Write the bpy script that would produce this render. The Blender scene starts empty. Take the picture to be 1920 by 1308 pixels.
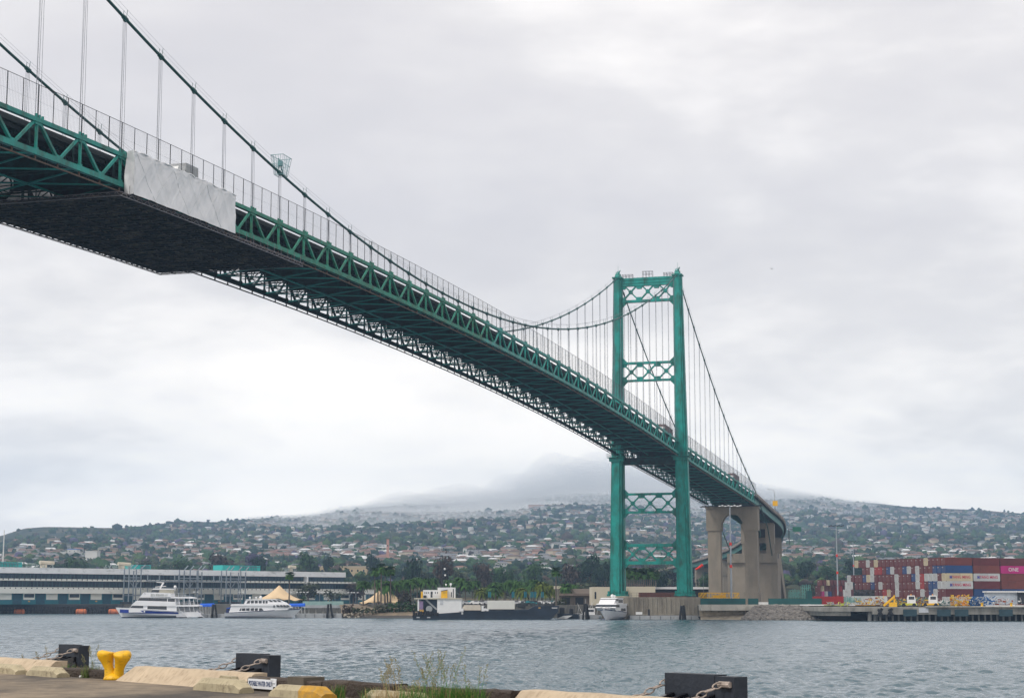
import bpy, bmesh, math, random
import numpy as np
from mathutils import Vector, Matrix, Euler
random.seed(7); rng = np.random.default_rng(11)
S = bpy.context.scene
PI = math.pi; R = math.radians

# ------------------------------------------------------------------ camera, sky, sun, exposure
F = 3255.79; TH = 0.144105; H = 5.6            # focal length in photo pixels, pitch, eye height above the water
cam_d = bpy.data.cameras.new('camera'); cam = bpy.data.objects.new('camera', cam_d); S.collection.objects.link(cam)
cam.location = (0, 0, H); cam.rotation_euler = (PI/2 + TH, 0, 0)
cam_d.sensor_width = 36; cam_d.lens = F/1920*36; cam_d.clip_start = .5; cam_d.clip_end = 40000
S.camera = cam
S.view_settings.view_transform = 'Standard'; S.view_settings.look = 'None'
S.view_settings.exposure = 0.15; S.view_settings.gamma = 1
SUN_EL, SUN_AZ = R(52), R(-128)                # azimuth from +Y towards +X
W = bpy.data.worlds.new('World'); S.world = W; W.use_nodes = True
def build_world():
    nt = W.node_tree; N = nt.nodes; L = nt.links; N.clear()
    out = N.new('ShaderNodeOutputWorld'); bg = N.new('ShaderNodeBackground'); bg2 = N.new('ShaderNodeBackground')
    sky = N.new('ShaderNodeTexSky'); sky.sky_type = 'NISHITA'; sky.sun_disc = False
    sky.sun_elevation = SUN_EL; sky.sun_rotation = SUN_AZ; sky.dust_density = 3
    L.new(sky.outputs[0], bg2.inputs[0]); bg2.inputs[1].default_value = .1
    tc = N.new('ShaderNodeTexCoord'); sep = N.new('ShaderNodeSeparateXYZ'); L.new(tc.outputs['Generated'], sep.inputs[0])
    def m(op, a, b=None, c=None):
        n = N.new('ShaderNodeMath'); n.operation = op
        for i, v in enumerate((a, b, c)):
            if v is None: continue
            if isinstance(v, (int, float)): n.inputs[i].default_value = v
            else: L.new(v, n.inputs[i])
        return n.outputs[0]
    z = sep.outputs[2]
    den = m('ADD', m('MAXIMUM', z, 0), .30)
    u = m('DIVIDE', sep.outputs[0], den); v = m('DIVIDE', sep.outputs[1], den)
    cv = N.new('ShaderNodeCombineXYZ'); L.new(u, cv.inputs[0]); L.new(v, cv.inputs[1]); L.new(m('MULTIPLY', z, 3), cv.inputs[2])
    n1 = N.new('ShaderNodeTexNoise'); n1.inputs['Scale'].default_value = 2.0; n1.inputs['Detail'].default_value = 4; n1.inputs['Roughness'].default_value = .5; n1.inputs['Distortion'].default_value = .4
    mp = N.new('ShaderNodeMapping'); mp.inputs[1].default_value = (3.1, .7, 0); L.new(cv.outputs[0], mp.inputs[0]); L.new(mp.outputs[0], n1.inputs[0])
    n2 = N.new('ShaderNodeTexNoise'); n2.inputs['Scale'].default_value = 6.5; n2.inputs['Detail'].default_value = 5; n2.inputs['Roughness'].default_value = .55; L.new(mp.outputs[0], n2.inputs[0])
    t = m('ADD', m('MULTIPLY', n1.outputs[0], .72), m('MULTIPLY', n2.outputs[0], .28))
    # brighter belt 3 to 9 degrees above the horizon, greyer overhead
    er = N.new('ShaderNodeValToRGB'); L.new(m('MULTIPLY', z, 2.2), er.inputs[0])
    e = er.color_ramp.elements; e[0].position = 0; e[0].color = (.42,)*3+(1,); e[1].position = 1; e[1].color = (.60,)*3+(1,)
    for p, c in ((.06, .62), (.12, .72), (.20, .78), (.33, .74), (.46, .50), (.62, .40), (.8, .50)):
        k = e.new(p); k.color = (c, c, c, 1)
    t2 = m('ADD', m('MULTIPLY', m('SUBTRACT', t, .5), 2.1), er.outputs[0])
    cr = N.new('ShaderNodeValToRGB'); L.new(t2, cr.inputs[0])
    e = cr.color_ramp.elements
    e[0].position = .0; e[0].color = (.61, .60, .63, 1); e[1].position = 1; e[1].color = (1.03, 1.0, .985, 1)
    for p, c in ((.3, (.67, .655, .68)), (.5, (.735, .72, .735)), (.72, (.90, .88, .88))):
        k = e.new(p); k.color = c + (1,)
    fz = m('SUBTRACT', 1, m('MINIMUM', m('MULTIPLY', m('MAXIMUM', z, 0), 4.5), 1)); tc2 = N.new('ShaderNodeCombineXYZ'); tc2.inputs[0].default_value = 1; L.new(m('SUBTRACT', .972, m('MULTIPLY', fz, .035)), tc2.inputs[1]); L.new(m('SUBTRACT', .935, m('MULTIPLY', fz, .12)), tc2.inputs[2])
    vm = N.new('ShaderNodeVectorMath'); vm.operation = 'MULTIPLY'; L.new(cr.outputs[0], vm.inputs[0]); L.new(tc2.outputs[0], vm.inputs[1]); L.new(vm.outputs[0], bg.inputs[0]); L.new(m('ADD', 1.20, m('MULTIPLY', 1.25, m('POWER', m('SUBTRACT', 1, m('MINIMUM', m('MULTIPLY', m('MAXIMUM', z, 0), 4.6), 1)), 1.7))), bg.inputs[1])
    mix = N.new('ShaderNodeMixShader'); mix.inputs[0].default_value = .97
    L.new(bg2.outputs[0], mix.inputs[1]); L.new(bg.outputs[0], mix.inputs[2]); L.new(mix.outputs[0], out.inputs[0])
build_world()
sd = bpy.data.lights.new('sun', 'SUN'); sun = bpy.data.objects.new('sun', sd); S.collection.objects.link(sun)
sd.energy = 2.0; sd.angle = R(12); sd.color = (1, .96, .9)
sun.rotation_euler = Vector((math.sin(SUN_AZ)*math.cos(SUN_EL), math.cos(SUN_AZ)*math.cos(SUN_EL), math.sin(SUN_EL))).to_track_quat('Z', 'Y').to_euler()

# ------------------------------------------------------------------ helpers
CT, ST = math.cos(TH), math.sin(TH)
def at(px, py, Y):                              # a point Y metres in front of the lens plane's foot, at a place read off the photo
    k = (654-py)/F; Z = Y*(ST + CT*k)/(CT - ST*k)
    return Vector(((px-960)/F*(Y*CT + Z*ST), Y, H+Z))
def atz(px, Y, z):
    Z = z-H; return Vector(((px-960)/F*(Y*CT + Z*ST), Y, z))

_m = {}
def mat(name, col, rough=.7, metal=0, var=.15, scale=.6, bump=0, bscale=20, stain=None, spec=.4, det=5, stretch=(1, 1, 1)):
    if name in _m: return _m[name]
    M = bpy.data.materials.new(name); M.use_nodes = True; nt = M.node_tree; N = nt.nodes; L = nt.links
    b = N['Principled BSDF']; b.inputs['Roughness'].default_value = rough; b.inputs['Metallic'].default_value = metal
    b.inputs['Specular IOR Level'].default_value = spec
    tc = N.new('ShaderNodeTexCoord'); mp = N.new('ShaderNodeMapping'); mp.inputs[3].default_value = stretch; L.new(tc.outputs['Object'], mp.inputs[0])
    n = N.new('ShaderNodeTexNoise'); n.inputs['Scale'].default_value = scale; n.inputs['Detail'].default_value = det; n.inputs['Roughness'].default_value = .6
    L.new(mp.outputs[0], n.inputs[0])
    cr = N.new('ShaderNodeValToRGB'); L.new(n.outputs[0], cr.inputs[0]); e = cr.color_ramp.elements
    lo = tuple(max(0, c*(1-var)) for c in col); hi = tuple(min(1, c*(1+var)) for c in col)
    e[0].position = .3; e[0].color = lo+(1,); e[1].position = .7; e[1].color = hi+(1,)
    o = cr.outputs[0]
    if stain:
        n2 = N.new('ShaderNodeTexNoise'); n2.inputs['Scale'].default_value = stain[1]; n2.inputs['Detail'].default_value = 6; n2.inputs['Roughness'].default_value = .7
        mp2 = N.new('ShaderNodeMapping'); mp2.inputs[3].default_value = stain[3] if len(stain) > 3 else (1, 1, 1); L.new(tc.outputs['Object'], mp2.inputs[0]); L.new(mp2.outputs[0], n2.inputs[0])
        r2 = N.new('ShaderNodeValToRGB'); L.new(n2.outputs[0], r2.inputs[0]); q = r2.color_ramp.elements
        q[0].position = 1-stain[2]-.12; q[0].color = (0, 0, 0, 1); q[1].position = 1-stain[2]+.08; q[1].color = (1, 1, 1, 1)
        mx = N.new('ShaderNodeMix'); mx.data_type = 'RGBA'; L.new(r2.outputs[0], mx.inputs[0]); L.new(o, mx.inputs[6]); mx.inputs[7].default_value = stain[0]+(1,)
        o = mx.outputs[2]
    L.new(o, b.inputs['Base Color'])
    if bump:
        nb = N.new('ShaderNodeTexNoise'); nb.inputs['Scale'].default_value = bscale; nb.inputs['Detail'].default_value = 4; L.new(tc.outputs['Object'], nb.inputs[0])
        bp = N.new('ShaderNodeBump'); bp.inputs['Strength'].default_value = bump; bp.inputs['Distance'].default_value = .5/bscale*4; L.new(nb.outputs[0], bp.inputs['Height']); L.new(bp.outputs[0], b.inputs['Normal'])
    _m[name] = M; return M

TEAL = mat('teal_bridge_paint', (.0002, .235, .200), .5, var=.28, scale=.35, stain=((.010, .095, .072), .5, .43, (1, 1, .3)), bump=.05, bscale=6)
TEALW = mat('weathered_green_paint', (.012, .20, .135), .6, var=.35, scale=.5, stain=((.035, .10, .05), .9, .42, (1, 1, 1)))
TEALD = mat('shaded_teal_paint', (.004, .055, .055), .7, var=.35, scale=.6, stain=((.006, .012, .014), .7, .5))  # bridge teal darkened for the shade under the deck and on the far side
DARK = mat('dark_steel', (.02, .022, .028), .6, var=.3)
SOFFIT = mat('dark_soffit', (.035, .038, .042), .9, var=.3, scale=.4)  # near-black colour for the deck slabs and stringers
CABLE = mat('cable_paint', (.004, .07, .065), .5, var=.25, scale=1)
ROPE = mat('galvanised_rope', (.15, .16, .19), .5, var=.2)
CONC = mat('pier_concrete', (.25, .215, .17), .9, var=.14, scale=.12, stain=((.19, .17, .14), .25, .40, (1, 1, .25)), bump=.15, bscale=3)
CONCL = mat('pale_concrete', (.46, .44, .39), .9, var=.15, scale=.3, stain=((.24, .21, .17), .6, .36, (1, 1, .4)), bump=.15, bscale=3)
CONCW = mat('curb_concrete', (.47, .375, .265), .92, var=.14, scale=1.6, stain=((.27, .20, .135), 5.5, .38, (3, 1, 1)), bump=.12, bscale=40)
WHITE = mat('white_paint', (.72, .72, .72), .45, var=.06, scale=.8, stain=((.45, .40, .33), .9, .20))
WHITEB = mat('boat_white', (.78, .78, .80), .3, var=.04, scale=.4, stain=((.55, .47, .36), .5, .20, (1, 1, 3)))
GLASS = mat('dark_glass', (.012, .018, .03), .12, var=.5, scale=.8, spec=.6)
BLUE = mat('blue_canvas', (.0, .09, .55), .7)
NAVY = mat('navy_paint', (.008, .02, .10), .35)
YELL = mat('safety_yellow', (.75, .42, .01), .5, var=.12, scale=2, stain=((.4, .2, .02), 3, .2))
RED = mat('signal_red', (.65, .03, .02), .6)
BLACK = mat('black_rubber', (.012, .012, .015), .7, var=.4, scale=2)

class MB:
    green = False
    def __init__(s): s.v = []; s.f = []; s.mi = []; s.cur = 0
    def add(s, vs, fs):
        o = len(s.v); s.v += [tuple(x) for x in vs]
        for f in fs: s.f.append(tuple(i+o for i in f)); s.mi.append(s.cur)
        return s
    def box(s, c, d, rz=0, M=None):
        x, y, z = d[0]/2, d[1]/2, d[2]/2
        vs = [Vector((i*x, j*y, k*z)) for k in (-1, 1) for j in (-1, 1) for i in (-1, 1)]
        if rz: M = Matrix.Rotation(rz, 3, 'Z')
        if M is not None: vs = [M @ v for v in vs]
        c = Vector(c)
        return s.add([v+c for v in vs], [(0, 2, 3, 1), (4, 5, 7, 6), (0, 1, 5, 4), (2, 6, 7, 3), (0, 4, 6, 2), (1, 3, 7, 5)])
    def bx(s, x0, x1, y0, y1, z0, z1): return s.box(((x0+x1)/2, (y0+y1)/2, (z0+z1)/2), (abs(x1-x0), abs(y1-y0), abs(z1-z0)))
    def bar(s, a, b, w, h=None, up=(0, 0, 1)):
        a = Vector(a); b = Vector(b); h = h or w; d = b-a; l = d.length
        if l < 1e-6: return s
        d.normalize(); up = Vector(up)
        sd = d.cross(up)
        if sd.length < 1e-3: sd = d.cross(Vector((1, 0, 0)))
        sd.normalize(); u = sd.cross(d)
        vs = []
        for p in (a, b):
            for i, j in ((-1, -1), (1, -1), (1, 1), (-1, 1)): vs.append(p + sd*(i*w/2) + u*(j*h/2))
        return s.add(vs, [(0, 3, 2, 1), (4, 5, 6, 7), (0, 1, 5, 4), (1, 2, 6, 5), (2, 3, 7, 6), (3, 0, 4, 7)])
    def tube(s, pts, r, n=8, caps=True):
        pts = [Vector(p) for p in pts]; rs = r if isinstance(r, (list, tuple)) else [r]*len(pts)
        vs = []; fs = []; ref = None
        for i, p in enumerate(pts):
            d = (pts[min(i+1, len(pts)-1)]-pts[max(i-1, 0)]).normalized()
            if ref is None: ref = d.cross(Vector((0, 0, 1))); ref = ref if ref.length > .05 else Vector((1, 0, 0))
            e1 = (ref - d*ref.dot(d)).normalized(); ref = e1; e2 = d.cross(e1)
            for k in range(n):
                a = 2*PI*k/n; vs.append(p + (e1*math.cos(a)+e2*math.sin(a))*rs[i])
        for i in range(len(pts)-1):
            for k in range(n):
                k2 = (k+1) % n; fs.append((i*n+k, i*n+k2, (i+1)*n+k2, (i+1)*n+k))
        if caps: fs.append(tuple(range(n-1, -1, -1))); fs.append(tuple((len(pts)-1)*n+k for k in range(n)))
        return s.add(vs, fs)
    def prism(s, poly, p0, ax, ay, az, t):       # polygon in (ax, ay) extruded t along az
        p0, ax, ay, az = map(Vector, (p0, ax, ay, az)); n = len(poly)
        vs = [p0+ax*x+ay*y for x, y in poly]; vs += [v+az*t for v in vs]
        fs = [tuple(range(n)), tuple(range(2*n-1, n-1, -1))] + [(i, i+n, (i+1) % n+n, (i+1) % n) for i in range(n)]
        return s.add(vs, fs)
    def sphere(s, c, r, n=10, m=6, sz=1):
        c = Vector(c); vs = []; fs = []
        for j in range(m+1):
            t = PI*j/m
            for i in range(n): a = 2*PI*i/n; vs.append(c+Vector((r*math.sin(t)*math.cos(a), r*math.sin(t)*math.sin(a), r*sz*math.cos(t))))
        for j in range(m):
            for i in range(n): fs.append((j*n+i, (j+1)*n+i, (j+1)*n+(i+1) % n, j*n+(i+1) % n))
        return s.add(vs, fs)
    def build(s, name, mats, parent=None, loc=None, smooth=False, rz=0):
        me = bpy.data.meshes.new(name); me.from_pydata(s.v, [], s.f); 
        if not isinstance(mats, (list, tuple)): mats = [mats]
        for q in mats: me.materials.append(q)
        if len(mats) > 1: me.polygons.foreach_set('material_index', s.mi)
        bm = bmesh.new(); bm.from_mesh(me); bmesh.ops.recalc_face_normals(bm, faces=bm.faces); bm.to_mesh(me); bm.free()
        if smooth: me.polygons.foreach_set('use_smooth', [True]*len(me.polygons))
        o = bpy.data.objects.new(name, me); S.collection.objects.link(o)
        if parent: o.parent = parent
        if loc is not None: o.location = loc
        if rz: o.rotation_euler[2] = rz
        return o
def tag(o, label=None, cat=None, group=None, kind=None):
    if label: o['label'] = label
    if cat: o['category'] = cat
    if group: o['group'] = group
    if kind: o['kind'] = kind
    return o
def empty(name, loc=(0, 0, 0), rz=0, label=None, cat=None, group=None):
    o = bpy.data.objects.new(name, None); S.collection.objects.link(o); o.location = loc; o.rotation_euler = (0, 0, rz); o.empty_display_size = .1
    return tag(o, label, cat, group)
def copy_tree(o, parent=None):
    c = o.copy(); S.collection.objects.link(c); c.parent = parent
    for ch in list(o.children): copy_tree(ch, c)
    return c
def text_mesh(name, s, size, m, parent, loc, rot, depth=.01, bold=0, sx=1):
    cu = bpy.data.curves.new(name, 'FONT'); cu.body = s; cu.size = size; cu.extrude = depth; cu.offset = bold; cu.align_x = 'CENTER'; cu.align_y = 'CENTER'; cu.resolution_u = 2
    t = bpy.data.objects.new(name, cu); S.collection.objects.link(t)
    dg = bpy.context.evaluated_depsgraph_get(); me = bpy.data.meshes.new_from_object(t.evaluated_get(dg)); bpy.data.objects.remove(t)
    me.materials.clear(); me.materials.append(m)
    o = bpy.data.objects.new(name, me); S.collection.objects.link(o); o.parent = parent; o.location = loc; o.rotation_euler = rot; o.scale = (sx, 1, 1)
    return o

# ================================================================== BRIDGE
# local frame: x along the bridge (0 at the tower, + over the channel towards us), y = 0 near truss, y = -WD far truss
WD = 19.76; DP = 4.36; PP = 9.525; XO = -2.9
bridge = empty('suspension_bridge', (53.74, 554.45, 0), 4.42305, 'teal green steel suspension bridge crossing the channel with one tall tower in view', 'bridge')
def zt(s): return 56.0 + (.06074*s - .0001322*s*s if s > 0 else .0455*s)
def zc(s): return 64.2 + .000862*(s-232)**2 if s > 0 else 110.6 + .5129*s + .000808*s*s
def sk(k): return PP*k + XO if k > 0 else PP*k + 1.2
KN = list(range(-16, 0)) + list(range(1, 42))
S_END, S_MAX = -159.0, sk(42)
YS = (0.0, -WD)
# ---- tower
def leg_c(z, side):                              # leg centre across and half sizes at height z
    f = (110-z)/103; off = 1.0*f
    return (0+off if side == 0 else -WD-off), 1.42+.95*f, 1.55+1.25*f
def leg_mesh(side, z0, z1):
    m = MB()
    for (a, b) in ((1, .5), (.52, 1)):
        vs = []
        for z in (z0, z1):
            c, wt, ws = leg_c(z, side)
            for i, j in ((-1, -1), (1, -1), (1, 1), (-1, 1)): vs.append((i*ws*a, c+j*wt*b, z))
        m.add(vs, [(0, 3, 2, 1), (4, 5, 6, 7), (0, 1, 5, 4), (1, 2, 6, 5), (2, 3, 7, 6), (3, 0, 4, 7)])
    vs = []
    for z in (z0, z1-.05):
        c, wt, ws = leg_c(z, side)
        for i, j in ((-1, -1), (1, -1), (1, 1), (-1, 1)): vs.append((i*ws*.84, c+j*wt*.8, z))
    m.add(vs, [(0, 3, 2, 1), (4, 5, 6, 7), (0, 1, 5, 4), (1, 2, 6, 5), (2, 3, 7, 6), (3, 0, 4, 7)])
    return m
for side in (0, 1):
    leg = leg_mesh(side, 7.2, 110.0).build('tower_leg', TEAL, bridge)
    for z in (25, 42, 66, 82, 95):
        c, wt, ws = leg_c(z, side); m = MB(); m.box((0, c, z), (2*ws*1.015, 2*wt*1.02*.5, .14)); m.box((0, c, z+.003), (2*ws*.54, 2*wt*1.015, .13)); m.build('splice_plate', TEAL, leg)
    c, wt, ws = leg_c(7.2, side); m = MB()
    m.box((0, c, 7.5), (2*ws+1.0, 2*wt+1.0, .6))
    for a in np.linspace(-1, 1, 5):
        for sg in (-1, 1): m.box((a*ws*.9, c+sg*(wt+.15), 8.2), (.12, .5, 1.2)); m.box((sg*(ws+.15), c+a*wt*.9, 8.2), (.5, .12, 1.2))
    m.build('base_plate', TEAL, leg)
    c, wt, ws = leg_c(51, side); m = MB(); m.box((0, c, 50.6), (2*ws+.8, 2*wt+.8, 1.0)); m.box((0, c, 51.3), (2*ws+2.0, 2*wt+2.0, .15)); m.build('collar', TEAL, leg)
    if 1:
        m = MB(); W2, D2 = wt+1.0, ws+1.0
        for zz in (51.9, 52.5):
            for sg in (-1, 1): m.bar((-D2, c+sg*W2, zz), (D2, c+sg*W2, zz), .05); m.bar((sg*D2, c-W2, zz), (sg*D2, c+W2, zz), .05)
        for a in np.linspace(-1, 1, 6):
            for sg in (-1, 1): m.bar((a*D2, c+sg*W2, 51.3), (a*D2, c+sg*W2, 52.5), .05); m.bar((sg*D2, c+a*W2, 51.3), (sg*D2, c+a*W2, 52.5), .05)
        m.build('service_railing', DARK, leg)
    c, wt, ws = leg_c(110, side); m = MB()       # saddle
    m.box((0, c, 110.2), (2*ws+.5, 2*wt+.5, .45))
    m.prism([(-2.0, 0), (2.0, 0), (1.3, .7), (.8, 1.25), (-.8, 1.25), (-1.3, .7)], (0, c-.75, 110.4), (1, 0, 0), (0, 0, 1), (0, 1, 0), 1.5)
    for a in (-.9, -.3, .4, 1.0): m.bar((a, c+a*.4, 111.3), (a*1.5, c+a*1.1, 112.6), .18)
    m.tube([(0, c, 111.5), (0, c, 114.4)], .04, 5); m.build('cable_saddle', TEAL, leg)
def brace(zb, ztp, heavy_top=.7, heavy_bot=.65, name='cross_brace'):
    m = MB(); T = .9
    c0, w0, _ = leg_c((zb+ztp)/2, 0); c1, w1, _ = leg_c((zb+ztp)/2, 1)
    ya, yb = c0-w0+.1, c1+w1-.1; L = yb-ya
    m.box((0, (ya+yb)/2, ztp-heavy_top/2), (T*1.5, abs(L), heavy_top)); m.box((0, (ya+yb)/2, zb+heavy_bot/2), (T*1.5, abs(L), heavy_bot))
    zi0, zi1 = zb+heavy_bot*.6, ztp-heavy_top*.6; D = .42
    for i in range(3):
        a, b = ya+L*i/3, ya+L*(i+1)/3
        m.bar((0.02*i, a, zi1), (0, b, zi0), .7, D, up=(0, 0, 1)); m.bar((.01, a, zi0), (.013*i, b, zi1), .76, D, up=(0, 0, 1))
        m.prism([(-.55, -.55), (.55, -.55), (.55, .55), (-.55, .55)], (-.45, (a+b)/2, (zi0+zi1)/2), (0, .7, .7), (0, -.7, .7), (1, 0, 0), .9)
    for i in (0, 1, 2, 3):
        a = ya+L*i/3; g = 1.15 if i in (1, 2) else 1.5; sg = 1
        for zz, d in ((ztp-heavy_top+.02, -1), (zb+heavy_bot-.02, 1)):
            m.prism([(-g, 0), (g, 0), (g*.62, d*.95), (-g*.62, d*.95)], (-.47, a, zz), (0, 1, 0), (0, 0, 1), (1, 0, 0), .94)
    for yy, d in ((ya, -1), (yb, 1)):            # haunches above and below
        for zz, e in ((ztp-.01, 1), (zb+.01, -1)):
            if not (zz > 108): m.prism([(0, 0), (d*1.6, 0), (0, e*1.6)], (-.5, yy-d*.05, zz), (0, 1, 0), (0, 0, 1), (1, 0, 0), 1.0)
    o = m.build(name, TEAL, bridge); return o
top = brace(101.9, 110.0, 2.7, .8)
for zz in (109.3, 108.3): MB().box((.82, -WD/2, zz), (.12, WD-2.5, .12)).build('flange', TEAL, top)
brace(75.9, 82.3); brace(33.4, 39.9); brace(17.2, 23.7, 1.0, 1.0)
m = MB(); m.box((0, -WD/2, 50.1), (2.6, WD-3, 2.2)); m.build('deck_strut', TEALD, bridge)
for yc, ww, hh in ((-3.0, 3.0, 1.2), (-WD+3.2, 3.4, 1.2), (-WD/2, 3.2, 2.0)):   # service platforms on the tower head
    m = MB()
    for x in (-.7, .7):
        for a in np.linspace(-.5, .5, 4): m.bar((x, yc+a*ww, 110.0), (x, yc+a*ww, 110.0+hh), .09)
        for zz in (hh*.55, hh): m.bar((x, yc-ww/2, 110+zz), (x, yc+ww/2, 110+zz), .08)
    for a in (-.5, .5): m.bar((-.7, yc+a*ww, 110+hh), (.7, yc+a*ww, 110+hh), .08)
    m.build('head_railing', DARK, top)
# ---- cables
for y in YS:
    pts = [(s, y, zc(s)) for s in np.linspace(0.01, S_MAX+12, 90)]
    back = [(s, y, zc(s)) for s in np.linspace(S_END, -.01, 30)]
    A = (-215, y+(-1.5 if y == 0 else 1.5), 22.0)
    m = MB(); m.tube([A, (-190, y, 36.5)] + back + pts, .2, 10); cb = m.build('main_cable', CABLE, bridge, smooth=True)
    band = None
    for k in KN:
        s = sk(k)
        if abs(s) < 5: continue
        d = Vector((1, 0, (zc(s+.5)-zc(s-.5)))).normalized()
        if band is None:
            q = MB(); q.tube([(-.45, 0, 0), (.45, 0, 0)], .30, 10); q.box((0, 0, -.32), (.5, .25, .2)); q.bar((.1, .25, .2), (.1, .25, 1.1), .05); q.bar((.1, -.25, .2), (.1, -.25, 1.1), .05)
            band = q.build('cable_band', CABLE, cb); o = band
        else:
            o = band.copy(); S.collection.objects.link(o); o.parent = cb
        o.location = (s, y, zc(s)); o.rotation_euler = (0, -math.atan2(d.z, d.x), 0)
    for dy in (-.28, .28):
        m = MB(); m.tube([(s, y+dy, zc(s)+1.1) for s in [sk(k) for k in KN]], .018, 4, False); m.build('hand_rope', ROPE, cb)
# ---- suspenders (100 as parts, the rest as one)
rest = MB(); cnt = 0
cand = [(k, y) for y in YS for k in KN if abs(sk(k)) > 5 and zc(sk(k)) - zt(sk(k)) > .8]
cand.sort(key=lambda c: -c[0])
for k, y in cand:
    s = sk(k); m = rest if cnt >= 100 else MB()
    for dx in (-.54, -.18, .18, .54): m.bar((s+dx, y+(.1 if abs(dx) > .2 else -.1), zt(s)-.1), (s+dx*.8, y, zc(s)-.1), .036)
    if cnt < 100: m.build('suspender', ROPE, bridge)
    cnt += 1
if rest.v: tag(rest.build('suspender_ropes', ROPE, bridge), kind='stuff')
# ---- stiffening trusses
def chain(m, y, dz, w, h, s0, s1, step=PP/2):
    n = max(1, int(abs(s1-s0)/step)); xs = np.linspace(s0, s1, n+1)
    for a, b in zip(xs[:-1], xs[1:]):
        if m.green: m.cur = 1 if 205 < a < 328 else 0
        m.bar((a, y, zt(a)+dz), (b, y, zt(b)+dz), w, h)
for y in YS:
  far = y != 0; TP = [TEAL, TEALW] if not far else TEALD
  for s0, s1 in ((S_END, -2.6), (2.6, S_MAX)):
    web, tc_, bc_, rail = MB(), MB(), MB(), MB(); ks = [k for k in KN if s0 < sk(k) < s1]
    if not far: web.green = tc_.green = bc_.green = True
    chain(tc_, y, -.26, .55, .52, s0, s1); chain(bc_, y, -DP+.33, .6, .66, s0, s1); chain(rail, y-.05, -DP-.55, .18, .16, s0, s1)
    for k in ks:
        s = sk(k); z = zt(s)
        if s < S_END+2: continue
        if web.green: web.cur = 1 if 205 < s < 328 else 0
        web.bar((s, y, z-.4), (s, y, z-DP+.5), .32, .22, up=(1, 0, 0))
        for sg, wd in ((1, .22), (-1, .34)):
            b = s+sg*PP/2
            if abs(b) < 2.5: continue
            web.bar((s+sg*.5, y, z-.45), (b-sg*.3, y, zt(b)-DP+.6), .36, wd, up=(0, 1, 0))
        web.box((s, y, z-.55), (1.15, .38, .55)); web.box((s+PP/2, y, zt(s+PP/2)-DP+.62), (1.4, .40, .62)); web.box((s, y, z-DP+.62), (.5, .45, .6))
        for dx in (-.35, .35, -1.0): web.box((s+dx, y+.1, z+.19), (.22, .25, .42))
        for q in (0, PP/2): rail.box((s+q, y-.05, zt(s+q)-DP-.25), (.2, .16, .5))
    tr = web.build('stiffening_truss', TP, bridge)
    tc_.build('top_chord', TP, tr); bc_.build('bottom_chord', TP, tr); rail.build('traveller_rail', mat('rusty_rail', (.11, .075, .055), .8, var=.4, scale=1) if not far else DARK, tr)
# ---- floor frames, lateral bracing, deck
fl = None
def floor_frame():
    m = MB()
    m.bx(-.2, .2, -WD+4.6, -4.6, -3.9, -3.7); m.bx(-.12, .12, -WD+.3, -.3, -1.2, -1.0); m.bx(-.03, .03, -WD+4.7, -4.7, -3.7, -1.2)
    m.bx(-.09, .09, -WD+.3, -.3, -DP+.12, -DP+.32)  # bottom strut
    m.cur = 1
    for sg, y0 in ((1, -WD), (-1, 0)):
        hx, hz = y0+sg*2.0, -3.15
        m.bar((0, y0+sg*.9, -.9), (0, y0+sg*.9, -DP+.3), .2, .2, up=(1, 0, 0))
        m.box((0, hx, hz), (.2, .55, .5))
        for a in (-62, -30, 2, 32, 62, 90):
            e = (0, hx+sg*2.5*math.cos(R(a)), max(-DP+.3, hz+2.5*math.sin(R(a))))
            m.bar((0, hx, hz), e, .12, .12, up=(1, 0, 0))
        pr = None
        for a in range(-20, 100, 12):
            p = (0, hx+sg*2.45*math.cos(R(a)), hz+2.05*math.sin(R(a)))
            if pr: m.bar(pr, p, .16, .2, up=(1, 0, 0))
            pr = p
        m.bar((0, y0+sg*.3, -3.15), (0, hx, hz), .12, .14, up=(1, 0, 0))
    return m
for k in KN:
    s = sk(k)
    if s < S_END+2: continue
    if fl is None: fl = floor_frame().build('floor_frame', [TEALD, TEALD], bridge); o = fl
    else: o = fl.copy(); S.collection.objects.link(o); o.parent = bridge
    o.location = (s, 0, zt(s))
for s0, s1 in ((S_END, -2.6), (2.6, S_MAX)):
    m = MB()
    for k in [k for k in KN[:-1] if s0+2 < sk(k) < s1-5]:
        s = sk(k); a, b, c = (s, -.2, zt(s)-DP+.25), (s+PP, -.2, zt(s+PP)-DP+.25), (s+PP/2, -WD/2, zt(s+PP/2)-DP+.2)
        d, e = (s, -WD+.2, zt(s)-DP+.25), (s+PP, -WD+.2, zt(s+PP)-DP+.25)
        for p in (a, b, d, e): m.bar(p, c, .24, .18)
    chain(m, -WD/2, -DP+.1, .3, .2, s0, s1); m.build('lateral_bracing', mat('underside_teal', (.004, .18, .165), .6, var=.4, scale=.3), bridge)
m = MB()
for s0, s1 in ((S_END, 0), (0, S_MAX)):
    for i in range(9): chain(m, -2.2-i*(WD-4.4)/8, -.95-.02*(i % 2), .3, .75, s0, s1, PP)
m.build('stringers', SOFFIT, bridge)
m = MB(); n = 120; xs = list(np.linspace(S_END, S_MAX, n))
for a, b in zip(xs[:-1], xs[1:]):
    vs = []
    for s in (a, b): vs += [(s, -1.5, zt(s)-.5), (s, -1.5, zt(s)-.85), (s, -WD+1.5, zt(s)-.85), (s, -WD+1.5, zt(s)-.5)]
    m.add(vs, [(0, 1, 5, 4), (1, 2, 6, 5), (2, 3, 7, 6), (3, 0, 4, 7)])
dk = m.build('deck', SOFFIT, bridge)
for y in (-1.65, -WD+1.65):
    m = MB(); chain(m, y, -.33, .22, .36, S_END, S_MAX, PP); m.build('curb', DARK, dk)
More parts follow.
